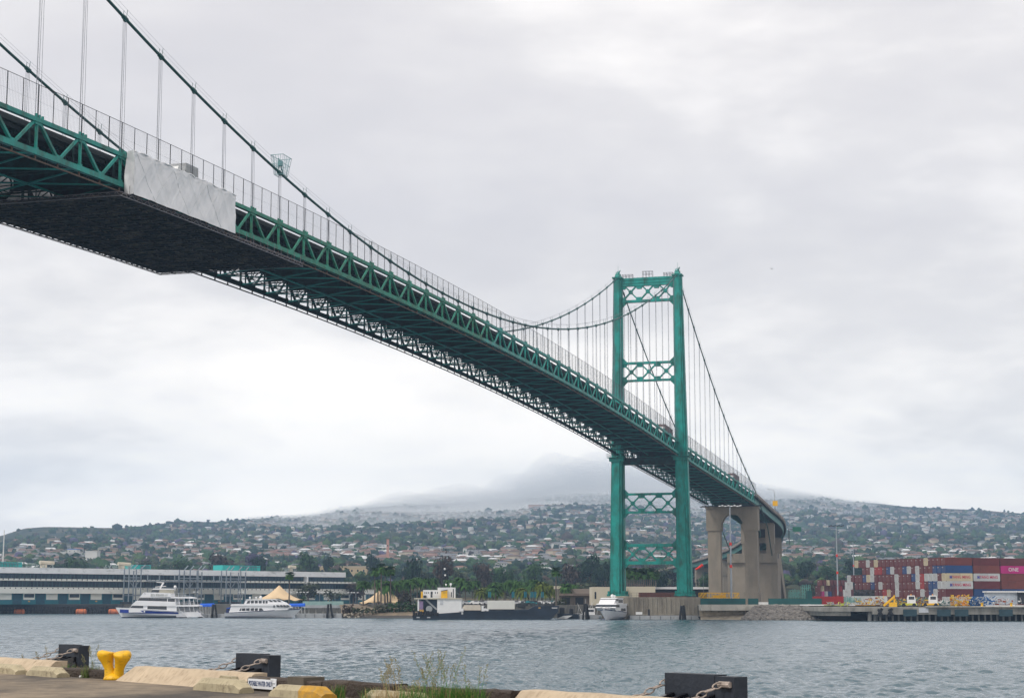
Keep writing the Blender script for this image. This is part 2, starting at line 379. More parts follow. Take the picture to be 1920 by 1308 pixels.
# ---- safety fences
for y in (.12, -WD-.12):
  for s0, s1 in ((S_END, -2.4), (2.4, S_MAX)):
    m = MB(); wire = MB(); chain(m, y, 3.88, .05, .05, s0, s1)
    for s in np.arange(s0, s1, .30): wire.bar((s, y, zt(s)), (s, y, zt(s)+3.86), .012)
    chain(wire, y, 1.9, .012, .012, s0, s1)
    for k in KN:
        for q in (0, PP/3, 2*PP/3):
            s = sk(k)+q
            if s < s0 or s > s1: continue
            m.bar((s, y, zt(s)-.5), (s, y, zt(s)+3.9), .075, .075); m.box((s, y, zt(s)), (.35, .2, .12))
    o = m.build('safety_fence', DARK, bridge); wire.build('wire_mesh', mat('fence_wire', (.10, .11, .13), .6), o)
# ---- end tower (concrete bent) and anchor blocks
def column(m, y, zt_, x=0, w=5.7, d=4.6):
    m.box((x, y, (zt_+34)/2), (d, w, zt_-34)); m.box((x, y, (34+9)/2+0), (d-.8, w-1.0, 25)); m.box((x, y, 6.8), (d+.4, w+.2, 4.8))
zb = zt(S_END)-DP-1.3
def bent(sx, y0, y1, ztop, w, name='end_pier'):
    m = MB(); column(m, y0, ztop, sx, w); column(m, y1, ztop, sx, w)
    a, b = min(y0, y1)+w/2, max(y0, y1)-w/2; L = b-a; n = 10
    top_ = ztop-.02; pl = [(0, top_)] + [(0, ztop-6.5)]
    for i in range(n+1): t = i/n; pl.append((t*L, ztop-2.6-3.6*(2*abs(t-.5))**3))
    pl.append((L, top_)); m.prism(pl, (sx-2.2, a, 0), (0, 1, 0), (0, 0, 1), (1, 0, 0), 4.4)
    m.box((sx, (y0+y1)/2, ztop+.25), (5.6, abs(y1-y0)+w+.6, .5))
    return m.build(name, CONC, bridge)
bent(S_END-1.5, -2.4, -WD+2.4, zb, 6.2)
m = MB(); m.box((S_END-1.5, -WD/2, zb+.9), (3.2, WD+5, .35)); m.box((S_END-1.5, -WD-1.5, zb+.75), (2.5, 4.0, .25)); m.build('bearing_platform', DARK, bridge)
for y, yy in ((0, -3), (-WD, -WD+3)):
    m = MB(); X = -214
    m.prism([(4.5, 0), (3.2, 17.5), (4.5, 17.5), (4.5, 21.5), (-6, 21.5), (-22, 4), (-22, 0), (-18, 0), (-6, 14), (-5.5, 0)], (X, yy-4, 4.6), (1, 0, 0), (0, 0, 1), (0, 1, 0), 8)
    o = m.build('anchor_block', CONC, bridge)
    m = MB(); m.box((X+1, yy+ (3.4 if y == 0 else -3.4), 25.0), (2.5, 1.4, 2.0)); m.build('cable_socket', DARK, o)
# ---- wrapped work zone hung from the bridge
TX0, TX1 = sk(38)-.6, 329.6                 # near tarpaulin from this station to that one
def tarp(name, s0, s1, y, out, endcap, label):
    o_ = empty(name, (53.74, 554.45, 0), 4.42305, label, 'tarpaulin', 'white sheeting wrapped round the truss')
    def wob(a, b): return .07*math.sin(a*.9+b*1.3)+.035*math.sin(a*2.1-b*1.7+1)+.012*math.sin(a*5.3+b*3.1)
    n, mm = 320, 44; vs = []; fs = []
    for i in range(n+1):
        s = s0+(s1-s0)*i/n
        for j in range(mm+1):
            f = j/mm; z = zt(s)-DP-.9+(DP+1.15+.07*math.sin(s*1.1)*f)*f
            tri = abs(((s-sk(0))/PP*2) % 2-1); dl = min(abs(f-tri), abs(f-(1-tri))*3+.0); pull = .10*math.sin(PI*f)-.045*math.exp(-((f-tri)/.03)**2)-.05*math.exp(-((f-.93-.03*math.sin(s*2.2))/.02)**2)-.05*max(0, math.sin(s*3.1+f*9)*math.sin(s*.83-f*5))**3
            vs.append((s, y+out*(1.0+wob(s, z)*.9-pull), z))
    for i in range(n):
        for j in range(mm): q = i*(mm+1)+j; fs.append((q, q+1, q+mm+2, q+mm+1))
    m = MB(); m.add(vs, fs)
    sh = m.build('sheet', TARP, o_, smooth=True)
    m = MB(); vs = []; fs = []
    for i in range(10):                          # rolled top hem
        pass
    m.tube([(s, y+out*(.95+.1*math.sin(s*2)), zt(s)+.26+.07*math.sin(s*1.1)+.04*math.sin(s*3.3)) for s in np.linspace(s0, s1, 90)], [.11+.03*math.sin(i*1.7) for i in range(90)], 7)
    m.build('rolled_hem', TARP, o_, smooth=True)
    m = MB()
    for q_, s_ in enumerate(np.arange(s0-.6, s1+4.8, -PP/2)):
        P = []
        for f in np.linspace(0, 1, 12): s = s_-(f if q_ % 2 else 1-f)*PP/2; P.append((s, y+out*(1.0+wob(s, zt(s)-DP-.8+f*5.1)*.9-.10*math.sin(PI*f)+.012), zt(s)-DP-.8+f*5.1))
        m.tube(P, .026, 5)
    if m.v: m.build('seam', mat('tarp_seam', (.56, .57, .59)), o_)
    if endcap:
        vs = []; fs = []; n = 14
        for i in range(n+1):
            yy = y+out*1.0-(out*1.3)*i/n
            for j in range(mm+1):
                f = j/mm; z = zt(s0)-DP-.9+(DP+1.2)*f; vs.append((s0+.25*math.sin(yy*2.1+z)+wob(yy*2, z)*1.2, yy, z))
        for i in range(n):
            for j in range(mm): q = i*(mm+1)+j; fs.append((q, q+1, q+mm+2, q+mm+1))
        MB().add(vs, fs).build('end_flap', TARP, o_, smooth=True)
    return o_
TARP = mat('white_tarpaulin', (.74, .74, .755), .5, var=.05, scale=.4, stain=((.60, .61, .63), .5, .30), bump=.07, bscale=1.3, spec=.4)
tarp('tarpaulin', TX0, TX1, .7, 1, True, 'crumpled white tarpaulin wrapped round the near truss beside the dark work platform')
tarp('tarpaulin', S_MAX, 312, -WD, -1, False, 'shaded white sheeting on the far truss above the left end of the work platform')
P0, P1 = 361.0, 305.0
PLAT = mat('platform_mesh_boards', (.024, .024, .030), .85, var=.6, scale=1.2, stain=((.20, .15, .12), 1.1, .40, (1.7, .25, 1)))
pf = empty('work_platform', (53.74, 554.45, 0), 4.42305, 'dark suspended work platform hung under the bridge below the white tarpaulin', 'scaffold')
m = MB(); xs = np.linspace(P1, P0, 30)
ZP = lambda s: zt(s)-DP-1.15
def pboards(m, xs, y0, y1, dz, th):
    for a, b in zip(xs[:-1], xs[1:]):
        vs = []
        for s in (a, b): vs += [(s, y0, ZP(s)+dz), (s, y0, ZP(s)+dz-th), (s, y1, ZP(s)+dz-th), (s, y1, ZP(s)+dz)]
        m.add(vs, [(0, 1, 5, 4), (1, 2, 6, 5), (2, 3, 7, 6), (3, 0, 4, 7)])
pboards(m, xs, 1.25, -WD-3.2, 0, .08)
for s in np.arange(P1, P0+.1, 1.6): m.bar((s, 1.2, ZP(s)-.2), (s, -WD-3.1, ZP(s)-.2), .07, .16)
for y in np.arange(-WD-3, 1.3, 2.4):
    for a, b in zip(xs[:-1], xs[1:]): m.bar((a, y, ZP(a)-.32), (b, y, ZP(b)-.32), .06, .12)
m.build('deck_boards', PLAT, pf)
for y in (1.3, -WD-3.25):                         # lattice edge beams
    m = MB()
    for a, b in zip(xs[:-1], xs[1:]):
        m.bar((a, y, ZP(a)+.12), (b, y, ZP(b)+.12), .07); m.bar((a, y, ZP(a)-.38), (b, y, ZP(b)-.38), .07)
        h = (b-a)/2
        m.bar((a, y, ZP(a)-.38), (a+h, y, ZP(a+h)+.12), .05); m.bar((a+h, y, ZP(a+h)+.12), (b, y, ZP(b)-.38), .05)
    m.build('edge_truss', mat('grey_scaffold', (.16, .15, .17), .5), pf)
m = MB()
for s in (P0, P1):
    ys = np.linspace(1.3, -WD-3.2, 22)
    m.bar((s, 1.3, ZP(s)+.12), (s, -WD-3.2, ZP(s)+.12), .07); m.bar((s, 1.3, ZP(s)-.38), (s, -WD-3.2, ZP(s)-.38), .07)
    for a, b in zip(ys[:-1], ys[1:]): m.bar((s, a, ZP(s)-.38), (s, (a+b)/2, ZP(s)+.12), .05); m.bar((s, (a+b)/2, ZP(s)+.12), (s, b, ZP(s)-.38), .05)
for s in np.arange(P1+1, P0, 2.4): m.bar((s, 1.3, ZP(s)), (s, 1.3, ZP(s)+1.25), .05); m.bar((s, -WD-3.2, ZP(s)), (s, -WD-3.2, ZP(s)+.9), .05)
m.build('guard_posts', mat('grey_scaffold', (.16, .15, .17)), pf)
# basket on the near cable
s = 311.0; z = zc(s); bk = empty('cable_basket', (53.74, 554.45, 0), 4.42305, 'small pale mesh maintenance basket clamped on the near main cable', 'basket')
m = MB()
def ring(m, w, d, zz, r):
    c = [(s-w, -d), (s+w, -d), (s+w, d), (s-w, d)]
    for i in range(4): m.bar((*c[i], zz), (*c[(i+1) % 4], zz), r)
ring(m, .9, .7, z-.3, .06); ring(m, 1.6, 1.0, z+2.6, .07); ring(m, 1.3, .9, z+1.3, .05)
for q in np.linspace(-1, 1, 6):
    for d in (-1, 1): m.bar((s+q*.9, d*.7, z-.3), (s+q*1.6, d*1.0, z+2.6), .045); m.bar((s+d*.9, q*.7, z-.3), (s+d*1.6, q*1.0, z+2.6), .045)
m.build('cage', mat('aqua_frame', (.16, .32, .34), .5), bk)
m = MB(); m.box((s+.3, 0, z+1.5), (.7, .6, .8)); m.bar((s-.8, 0, z+.2), (s+.9, 0, z+2.2), .12); m.build('winch', mat('aqua_frame', (.16, .32, .34)), bk)
# trucks on the deck
def truck(s, y, L, hh, col, label, cab=True):
    t = empty('box_truck', (0, 0, 0), 0, label, 'truck'); t.parent = None
    M = bridge.matrix_basis.copy(); c = math.cos(4.42305); n = math.sin(4.42305)
    z = zt(s)-.5; t.location = (53.74+c*s-n*y, 554.45+n*s+c*y, z); t.rotation_euler = (0, -math.atan(zt(s+.5)-zt(s-.5)), 4.42305)
    m = MB(); m.bx(-L/2, L/2, -1.25, 1.25, 1.0, hh); m.build('cargo_box', col, t)
    m = MB(); m.bx(-L/2, L/2+2.2, -.9, .9, .6, .98); m.build('chassis', DARK, t)
    if cab: m = MB(); m.prism([(0, .9), (2.3, .9), (2.3, 1.9), (1.9, 2.9), (.2, 2.95), (0, 2.9)], (L/2+.15, -1.15, 0), (1, 0, 0), (0, 0, 1), (0, 1, 0), 2.3); m.build('cab', WHITE, t)
    for x in (-L/2+1, L/2+1.2):
        for q in (-1.05, 1.05): m = MB(); m.tube([(x, q-.14, .5), (x, q+.14, .5)], .5, 12); m.build('wheel', BLACK, t)
    return t
truck(336.5, -2.9, 3.6, 3.75, mat('truck_grey_box', (.34, .35, .36), .5), 'grey box truck on the bridge deck behind the white tarpaulin')
truck(9, -2.9, 12, 4.0, mat('truck_brown', (.14, .09, .08), .6), 'dark brown trailer truck on the bridge just left of the near tower leg')
truck(-122, -2.9, 12, 4.0, mat('truck_maroon', (.13, .06, .05), .6), 'dark red trailer truck on the bridge between tower and end pier')

# ================================================================== APPROACH VIADUCT
cl = [(89, 706), (104, 765), (120, 830), (131, 905), (134, 980), (128, 1060), (116, 1140), (102, 1220), (84, 1310), (64, 1400), (42, 1480)]
def catmull(P, n=10):
    o = []
    for i in range(len(P)-1):
        p0 = P[max(i-1, 0)]; p1 = P[i]; p2 = P[i+1]; p3 = P[min(i+2, len(P)-1)]
        for j in range(n):
            t = j/n; o.append(tuple(.5*((2*p1[a])+(-p0[a]+p2[a])*t+(2*p0[a]-5*p1[a]+4*p2[a]-p3[a])*t*t+(-p0[a]+3*p1[a]-3*p2[a]+p3[a])*t**3) for a in (0, 1)))
    return o + [P[-1]]
cp = catmull(cl, 8); acc = [0]
for a, b in zip(cp[:-1], cp[1:]): acc.append(acc[-1]+math.dist(a, b))
def vz(d): return 48.4-.043*d - .000008*d*d
via = empty('approach_viaduct', (0, 0, 0), 0, 'curving elevated approach road with teal girders on concrete piers behind the bridge', 'viaduct')
def nrm(i):
    a = Vector(cp[max(i-1, 0)]); b = Vector(cp[min(i+1, len(cp)-1)]); d = (b-a).normalized(); return Vector((d.y, -d.x))
def ribbon(o0, o1, z0, z1):
    m = MB(); vs = []; fs = []
    for i, p in enumerate(cp):
        n = nrm(i); z = vz(acc[i])
        for o, zz in ((o0, z0), (o1, z0), (o1, z1), (o0, z1)): vs.append((p[0]+n.x*o, p[1]+n.y*o, z+zz))
    for i in range(len(cp)-1):
        for k in range(4): fs.append((i*4+k, i*4+(k+1) % 4, i*4+4+(k+1) % 4, i*4+4+k))
    fs += [(0, 1, 2, 3), tuple(len(cp)*4-4+k for k in (3, 2, 1, 0))]
    return m.add(vs, fs)
PARA = mat('viaduct_parapet', (.30, .26, .23), .9, var=.15, scale=.3, stain=((.13, .10, .09), .5, .45, (1, 1, .3)))
ribbon(-9.8, 9.8, -.75, -.35).build('deck', SOFFIT, via)
for a in (-9.8, 9.55): ribbon(a, a+.25, -.8, .85).build('parapet', PARA, via)
for a in (-9.7, 9.65): ribbon(a, a+.05, 1.5, 1.56).build('guard_rail', DARK, via)
for a in (-8.6, -3, 3, 8.2): ribbon(a, a+.4, -3.3, -.78).build('girder', mat('viaduct_teal', (.03, .20, .17), .5, var=.25, scale=.2, stain=((.02, .07, .06), .4, .4)), via)
def vpier(d, w=3.4, dep=2.6, spread=5.5):
    i = min(range(len(acc)), key=lambda j: abs(acc[j]-d)); p = cp[i]; n = nrm(i); z = vz(acc[i])-3.4; m = MB(); a = math.atan2(n.y, n.x)
    for sg in (-1, 1): 
        m.box((p[0]+n.x*sg*spread, p[1]+n.y*sg*spread, (z+4)/2), (w, dep, z-4), rz=a)
        m.box((p[0]+n.x*sg*spread, p[1]+n.y*sg*spread, z-5), (w+.7, dep+.6, 9), rz=a)
    m.box((p[0], p[1], z-1.4), (2*spread+w, dep-.1, 2.7), rz=a); m.build('pier', CONC, via)
for d in (92, 178, 255, 330, 400, 470, 540, 610, 680): vpier(d)
# lamps and signs on the viaduct
def lamp(px, py0, py1, Y, label, name='street_lamp', sgn=-1):
    b = at(px, py0, Y); t = at(px, py1, Y); l = empty(name, b, 0, label, 'street lamp', None); h = t.z-b.z
    m = MB(); m.tube([(0, 0, 0), (0, 0, h*.82), (sgn*.25, 0, h*.93), (sgn*.9, 0, h*.985), (sgn*2.4, 0, h)], [.13, .09, .08, .07, .06], 6); m.build('pole', mat('lamp_steel', (.22, .24, .25), .5), l)
    m = MB(); m.box((sgn*2.9, 0, h), (1.1, .4, .2)); m.build('lamp_head', mat('lamp_steel', (.22, .24, .25)), l); return l
l1 = lamp(1453, 956, 917, 800, 'curved street lamp rising behind the yellow sign on the approach road')
l2 = lamp(1481, 990, 952, 925, 'curved street lamp at the far right bend of the approach road')
sg = empty('warning_sign', at(1453.5, 948, 799), 0, 'yellow square warning sign below the lamp on the approach road', 'sign')
MB().box((0, 0, 1.2), (2.3, .1, 2.3)).build('panel', mat('sign_yellow', (.8, .42, .0)), sg); MB().box((0, .1, -.5), (.12, .12, 3.0)).build('post', DARK, sg)
sg = empty('overhead_sign', at(1489, 1000, 930), 0, 'green overhead road sign on a bracket at the right edge of the approach road', 'sign')
MB().box((1.5, 0, 2.4), (4.6, .15, 2.4)).build('panel', mat('sign_green', (.01, .12, .07)), sg); m = MB(); m.bar((-3, .2, 2.4), (1, .2, 2.4), .3); m.bar((-3, .2, -3), (-3, .2, 2.5), .3); m.bar((-2.4, .2, -6), (-2.4, .2, 1.5), .25); m.build('bracket', DARK, sg)

# ================================================================== GROUND, WATER, HILLS
rx = np.array([-400, -20, 0, 40, 80, 200, 230, 290, 330, 400, 450, 520, 590, 640, 700, 780, 850, 900, 960, 1000, 1050, 1100, 1150, 1230, 1320, 1440, 1480, 1540, 1600, 1650, 1700, 1780, 1850, 1920, 2300])
ry = np.array([1040, 1006, 1001, 988, 985, 987, 987, 980, 975, 976, 971, 969, 965, 955, 948, 944, 941, 938, 932, 922, 908, 900, 901, 912, 924, 930, 930, 931, 938, 941, 947, 951, 954, 960, 985])
rr = np.interp(rx, [-400, 200, 330, 600, 900, 1100, 1500, 2300], [3300, 3500, 4100, 4700, 5600, 6600, 5600, 4800])
def terrain(X, Y):
    X = np.asarray(X, float); Y = np.asarray(Y, float)
    px = 960+F*X/(Y*CT+1); Rg = np.interp(px, rx, rr); yr = np.interp(px, rx, ry)+2
    q = np.clip((Y-1050)/(Rg-1050), 0, 1.0)
    base = 1112-(1112-yr)*q**.62
    k = (654-base)/F; Z = Y*(ST+CT*k)/(CT-ST*k); z = H+Z
    amp = np.clip((Y-1500)/2000, 0, 1)*np.clip((Rg-Y)/900, 0, 1)
    nz = (np.sin(X/310+Y/420)*np.sin(Y/260-X/700+1.3)*14+np.sin(X/130+1.7)*np.sin(Y/170+X/240)*7+np.sin(X/57+Y/80)*np.sin(Y/66+2)*3)
    z = z+nz*amp
    low = np.clip((Y-980)/150, 0, 1); z = 5.0+(np.maximum(z, 5)-5)*low
    over = np.clip((Y-Rg)/600, 0, None); z = z-over*over*80
    return np.maximum(z, -30)
def terr_mesh():
    th_ = np.tan(np.linspace(R(-26), R(26), 300)); ys = np.concatenate([np.linspace(1000, 2000, 50), np.linspace(2030, 7600, 170)])
    YY, TT = np.meshgrid(ys, th_, indexing='ij'); XX = YY*TT; ZZ = terrain(XX, YY)
    v = np.stack([XX, YY, ZZ], -1).reshape(-1, 3); a, b = YY.shape
    i = (np.arange(a-1)[:, None]*b+np.arange(b-1)[None]).ravel(); f = np.stack([i, i+1, i+b+1, i+b], -1)
    me = bpy.data.meshes.new('hills'); me.from_pydata(v.tolist(), [], f.tolist()); me.polygons.foreach_set('use_smooth', [True]*len(f))
    o = bpy.data.objects.new('hills', me); S.collection.objects.link(o); tag(o, 'brush covered hills rising behind the harbour into low cloud', 'hills', kind='structure'); return o
hills = terr_mesh()
def hill_mat():
    M = bpy.data.materials.new('hill_brush'); M.use_nodes = True; nt = M.node_tree; N = nt.nodes; L = nt.links; b = N['Principled BSDF']; b.inputs['Roughness'].default_value = 1; b.inputs['Specular IOR Level'].default_value = .1
    tc = N.new('ShaderNodeTexCoord')
    def noise(sc, det=6, st=(1, 1, 1)):
        mp = N.new('ShaderNodeMapping'); mp.inputs[3].default_value = st; L.new(tc.outputs['Object'], mp.inputs[0]); n = N.new('ShaderNodeTexNoise'); n.inputs['Scale'].default_value = sc; n.inputs['Detail'].default_value = det; n.inputs['Roughness'].default_value = .65; L.new(mp.outputs[0], n.inputs[0]); return n.outputs[0]
    c1 = N.new('ShaderNodeValToRGB'); L.new(noise(.012), c1.inputs[0]); e = c1.color_ramp.elements
    e[0].position = .40; e[0].color = (.018, .030, .018, 1); e[1].position = .64; e[1].color = (.20, .14, .085, 1); k = e.new(.54); k.color = (.045, .052, .03, 1)
    L.new(c1.outputs[0], b.inputs['Base Color']); return M
hills.data.materials.append(hill_mat())
WATER = bpy.data.materials.new('harbour_water'); WATER.use_nodes = True
def water_mat():
    nt = WATER.node_tree; N = nt.nodes; L = nt.links; b = N['Principled BSDF']
    b.inputs['Base Color'].default_value = (.032, .078, .102, 1); b.inputs['IOR'].default_value = 1.6; b.inputs['Specular IOR Level'].default_value = .5
    tc = N.new('ShaderNodeTexCoord'); prev = None
    sp = N.new('ShaderNodeSeparateXYZ'); L.new(tc.outputs['Object'], sp.inputs[0]); mr = N.new('ShaderNodeMapRange'); L.new(sp.outputs[1], mr.inputs[0])
    for k, v in zip((1, 2, 3, 4), (90, 450, .10, .26)): mr.inputs[k].default_value = v
    gm = N.new('ShaderNodeMapping'); gm.inputs[3].default_value = (.35, 1, 1); L.new(tc.outputs['Object'], gm.inputs[0]); g = N.new('ShaderNodeTexNoise'); g.inputs['Scale'].default_value = .045; g.inputs['Detail'].default_value = 6; g.inputs['Roughness'].default_value = .7; L.new(gm.outputs[0], g.inputs[0])
    ad = N.new('ShaderNodeMath'); ad.operation = 'MULTIPLY_ADD'; L.new(g.outputs[0], ad.inputs[0]); ad.inputs[1].default_value = .22; ad.inputs[2].default_value = -.11; a2 = N.new('ShaderNodeMath'); a2.operation = 'ADD'; L.new(ad.outputs[0], a2.inputs[0]); L.new(mr.outputs[0], a2.inputs[1]); L.new(a2.outputs[0], b.inputs['Roughness'])
    for sc, st, dist, dt in ((.9, (.7, 1, 1), .10, 3), (3.2, (.8, 1, 1), .025, 2)):
        mp = N.new('ShaderNodeMapping'); mp.inputs[3].default_value = st; mp.inputs[2].default_value = (0, 0, R(12)); L.new(tc.outputs['Object'], mp.inputs[0])
        n = N.new('ShaderNodeTexNoise'); n.inputs['Scale'].default_value = sc; n.inputs['Detail'].default_value = dt; n.inputs['Roughness'].default_value = .55; n.inputs['Distortion'].default_value = .6; L.new(mp.outputs[0], n.inputs[0])
        bp = N.new('ShaderNodeBump'); bp.inputs['Strength'].default_value = 1; bp.inputs['Distance'].default_value = dist; L.new(n.outputs[0], bp.inputs['Height'])
        if prev: L.new(prev, bp.inputs['Normal'])
        prev = bp.outputs[0]
    L.new(prev, b.inputs['Normal'])
water_mat()
WY0 = 88
def water_mesh():
    ys = WY0*np.exp(np.linspace(0, math.log(640/WY0), 1500)); ang = np.tan(np.linspace(R(-19), R(19), 1150)); YY, AA = np.meshgrid(ys, ang, indexing='ij'); YY = YY.astype(np.float32); XX = (YY*AA).astype(np.float32); ZZ = np.zeros_like(XX); r2 = np.random.default_rng(5)
    wx = .8*np.sin(XX/23+YY/31)+.5*np.sin(XX/9-YY/14)
    for i in range(80):
        lam = .55*(4.2/.55)**r2.random(); a = r2.normal(R(-60), R(50)); k = 2*PI/lam; amp = .0052*lam**.92; lod = np.clip((lam/(YY*.00132*3)-1), 0, 1)
        ph = k*(XX*np.float32(math.cos(a))+YY*np.float32(math.sin(a)))+np.float32(r2.random()*6.28)+wx*np.float32(r2.normal(0, 1)); sn = np.sin(ph); ZZ += np.float32(amp)*lod*(sn+.22*(1-2*sn*sn))
    gust = 1+.35*np.sin(XX/37+1.3*np.sin(YY/55))*np.sin(YY/71+.7*np.sin(XX/63)); ZZ *= np.clip((630-YY)/100, 0, 1)*gust
    v = np.stack([XX, YY, ZZ], -1).reshape(-1, 3); a, b = YY.shape; i = (np.arange(a-1)[:, None]*b+np.arange(b-1)[None]).ravel(); f = np.stack([i, i+1, i+b+1, i+b], -1).astype(np.int32)
    me = bpy.data.meshes.new('water'); me.vertices.add(len(v)); me.vertices.foreach_set('co', v.astype(np.float32).ravel()); me.loops.add(f.size); me.loops.foreach_set('vertex_index', f.ravel()); me.polygons.add(len(f)); me.polygons.foreach_set('loop_start', np.arange(0, f.size, 4, dtype=np.int32)); me.polygons.foreach_set('use_smooth', np.ones(len(f), bool)); me.update(calc_edges=True); me.materials.append(WATER)
    o = bpy.data.objects.new('water', me); S.collection.objects.link(o); tag(o, 'rippled grey blue harbour water of the ship channel', 'water', kind='structure')
water_mesh()
m = MB(); x0, x1 = WY0*math.tan(R(19)), 640*math.tan(R(19))
m.add([(-9000, -300, -.02), (9000, -300, -.02), (9000, 7600, -.02), (-9000, 7600, -.02), (-x0, WY0, -.02), (x0, WY0, -.02), (x1, 640, -.02), (-x1, 640, -.02)], [(0, 1, 5, 4), (1, 2, 6, 5), (2, 3, 7, 6), (3, 0, 4, 7)]); tag(m.build('open_water', WATER), 'open harbour water beyond the channel', 'water', kind='structure')
LAND = mat('shade_darkened_yard', (.085, .08, .07), .95, var=.3, scale=.05)  # ground colour darkened to stand in for shade under the landing
def poly_land(pts, z, m_, name, label, base=-2):
    m = MB(); n = len(pts); m.add([(x, y, base) for x, y in pts]+[(x, y, z) for x, y in pts], [tuple(range(n, 2*n))]+[(i, (i+1) % n, (i+1) % n+n, i+n) for i in range(n)])
    return tag(m.build(name, m_), label, name, kind='structure')
def gx(px, Y): return (px-960)/F*Y*CT
shore = [(-1400, 800), (gx(230, 800), 800), (gx(640, 700), 700), (gx(700, 618), 618), (gx(1040, 600), 600), (gx(1110, 575), 575), (gx(1150, 565), 565), (gx(1300, 556), 556), (gx(1313, 545), 545), (gx(1420, 540), 540), (gx(1540, 535), 535), (gx(1600, 530), 530), (900, 640), (3000, 1000), (3000, 1150), (-1400, 1150)]
poly_land(shore, 4.3, LAND, 'ground', 'flat harbour land behind the far shore')
# ---- foreground quay frame: origin on the kerb foot, e along the kerb, w towards the water
QZ = 3.9; Q0 = Vector((-8.65, 38.3, QZ)); Ee = Vector((.632, -.775, 0)).normalized(); Ew = Vector((-Ee.y, Ee.x, 0))
def q(a, b, z=0): return Q0+Ee*a+Ew*b+Vector((0, 0, z))
QA = math.atan2(Ee.y, Ee.x)
ASPH = mat('old_asphalt', (.22, .175, .125), .95, var=.28, scale=2.2, stain=((.06, .052, .045), .30, .46, (1, .6, 1)), bump=.3, bscale=60)
m = MB(); a = [q(-70, 1.1), q(70, 1.1), q(70, -60), q(-70, -60)]
vs = [(p.x, p.y, QZ) for p in a]+[(p.x, p.y, -2) for p in a]; m.add(vs, [(0, 1, 2, 3), (0, 4, 5, 1), (1, 5, 6, 2), (2, 6, 7, 3), (3, 7, 4, 0)])
tag(m.build('quay_apron', ASPH), 'worn asphalt apron of the near quay', 'quay', kind='structure')
def inq(o): o.location = Q0; o.rotation_euler = (0, 0, QA); return o        # local x along kerb, local y to the water
def along(px):                                   # station on the kerb line seen at photo column px
    k = (px-960)/F*CT; return (k*Q0.y - Q0.x)/(Ee.x - k*Ee.y)
KH = .31
def kerb(px0, px1, label, bevel0=0, bevel1=0):
    a, b = along(px0), along(px1); m = MB(); prof = [(-.02, 0), (.10, .10), (.30, KH-.02), (.34, KH), (.62, KH), (.62, 0)]
    n = max(2, int((b-a)/.25)); vs = []; fs = []
    for i in range(n+1):
        x = a+(b-a)*i/n
        for (y, z) in prof: vs.append((x+(bevel0*(1-z/KH) if i == 0 else 0)-(bevel1*(1-z/KH) if i == n else 0)*-1*0, y+.008*math.sin(x*7+z*9), z+.006*math.sin(x*5.1+y*11)*(z > .05)))
    P = len(prof)
    for i in range(n):
        for k in range(P): fs.append((i*P+k, i*P+(k+1) % P, (i+1)*P+(k+1) % P, (i+1)*P+k))
    fs += [tuple(range(P)), tuple(n*P+P-1-k for k in range(P))]
    o = inq(m.add(vs, fs).build('bull_rail', CONCW)); return tag(o, label, 'kerb')
kerb(-260, 84, 'tan sloped concrete kerb left of the yellow bollard and weeds')
kerb(232, 452, 'tan sloped concrete kerb right of the yellow bollard', bevel0=-.25)
kerb(948, 1500, 'tan sloped concrete kerb at the bottom beside the largest black fender')
TIMB = mat('weathered_timber', (.055, .042, .034), .9, var=.45, scale=2.2, stain=((.16, .14, .11), 4, .33, (.15, 1, 1)), bump=.6, bscale=14, stretch=(.2, 1, 1))
def timber(px0, px1, label, sz=.27):
    a, b = along(px0), along(px1); m = MB(); cuts = [a]
    while cuts[-1] < b-3: cuts.append(cuts[-1]+random.uniform(2.2, 3.4))
    cuts.append(b)
    for c, d in zip(cuts[:-1], cuts[1:]):
        n = 8; vs = []; fs = []; j = random.uniform(-.02, .02); j2 = random.uniform(-.02, .02)
        for i in range(n+1):
            x = c+.015+(d-c-.03)*i/n
            for y, z in ((.18, 0), (.16, .10), (.17, sz-.03), (.20, sz), (.47, sz), (.5, sz-.02), (.5, 0)): vs.append((x, y+j+random.uniform(-.012, .012), z+(j2+random.uniform(-.012, .012))*(z > .05)))
        for i in range(n):
            for k in range(7): fs.append((i*7+k, i*7+(k+1) % 7, (i+1)*7+(k+1) % 7, (i+1)*7+k))
        fs += [tuple(range(7)), tuple(n*7+6-k for k in range(7))]; m.add(vs, fs)
    o = inq(m.build('timber_rail', TIMB)); tag(o, label, 'timber kerb'); return o
timber(90, 190, 'short dark timber kerb behind the weeds left of the yellow bollard', .2)
tr = timber(454, 944, 'long dark timber kerb carrying the white potable water sign')
a = along(548); m = MB(); m.bx(a-.28, a+.28, .10, .56, 0, .31); m.build('metal_strap', mat('rusty_plate', (.10, .085, .065), .8, var=.3, scale=5), tr)
# sign
sgn = inq(empty('water_sign', label='white sign reading POTABLE WATER ONLY fixed to the dark timber kerb', cat='sign')); a = along(481)
m = MB(); m.bx(a-.46, a+.46, .120, .135, .045, .225); m.build('board', mat('sign_white', (.75, .77, .8), .4, var=.04), sgn)
text_mesh('lettering', 'POTABLE WATER ONLY', .125, mat('sign_blue', (.01, .04, .14)), sgn, (a, .117, .137), (PI/2, 0, 0), .001, .003, .62)
sg2 = inq(empty('small_notice', label='small square white notice beside the potable water sign', cat='notice')); a = along(505); MB().bx(a-.1, a+.1, .120, .135, .10, .25).build('plate', mat('sign_white', (.75, .77, .8)), sg2); MB().bx(a-.07, a+.07, .116, .119, .15, .17).build('text_line', mat('sign_grey', (.3, .32, .35)), sg2)
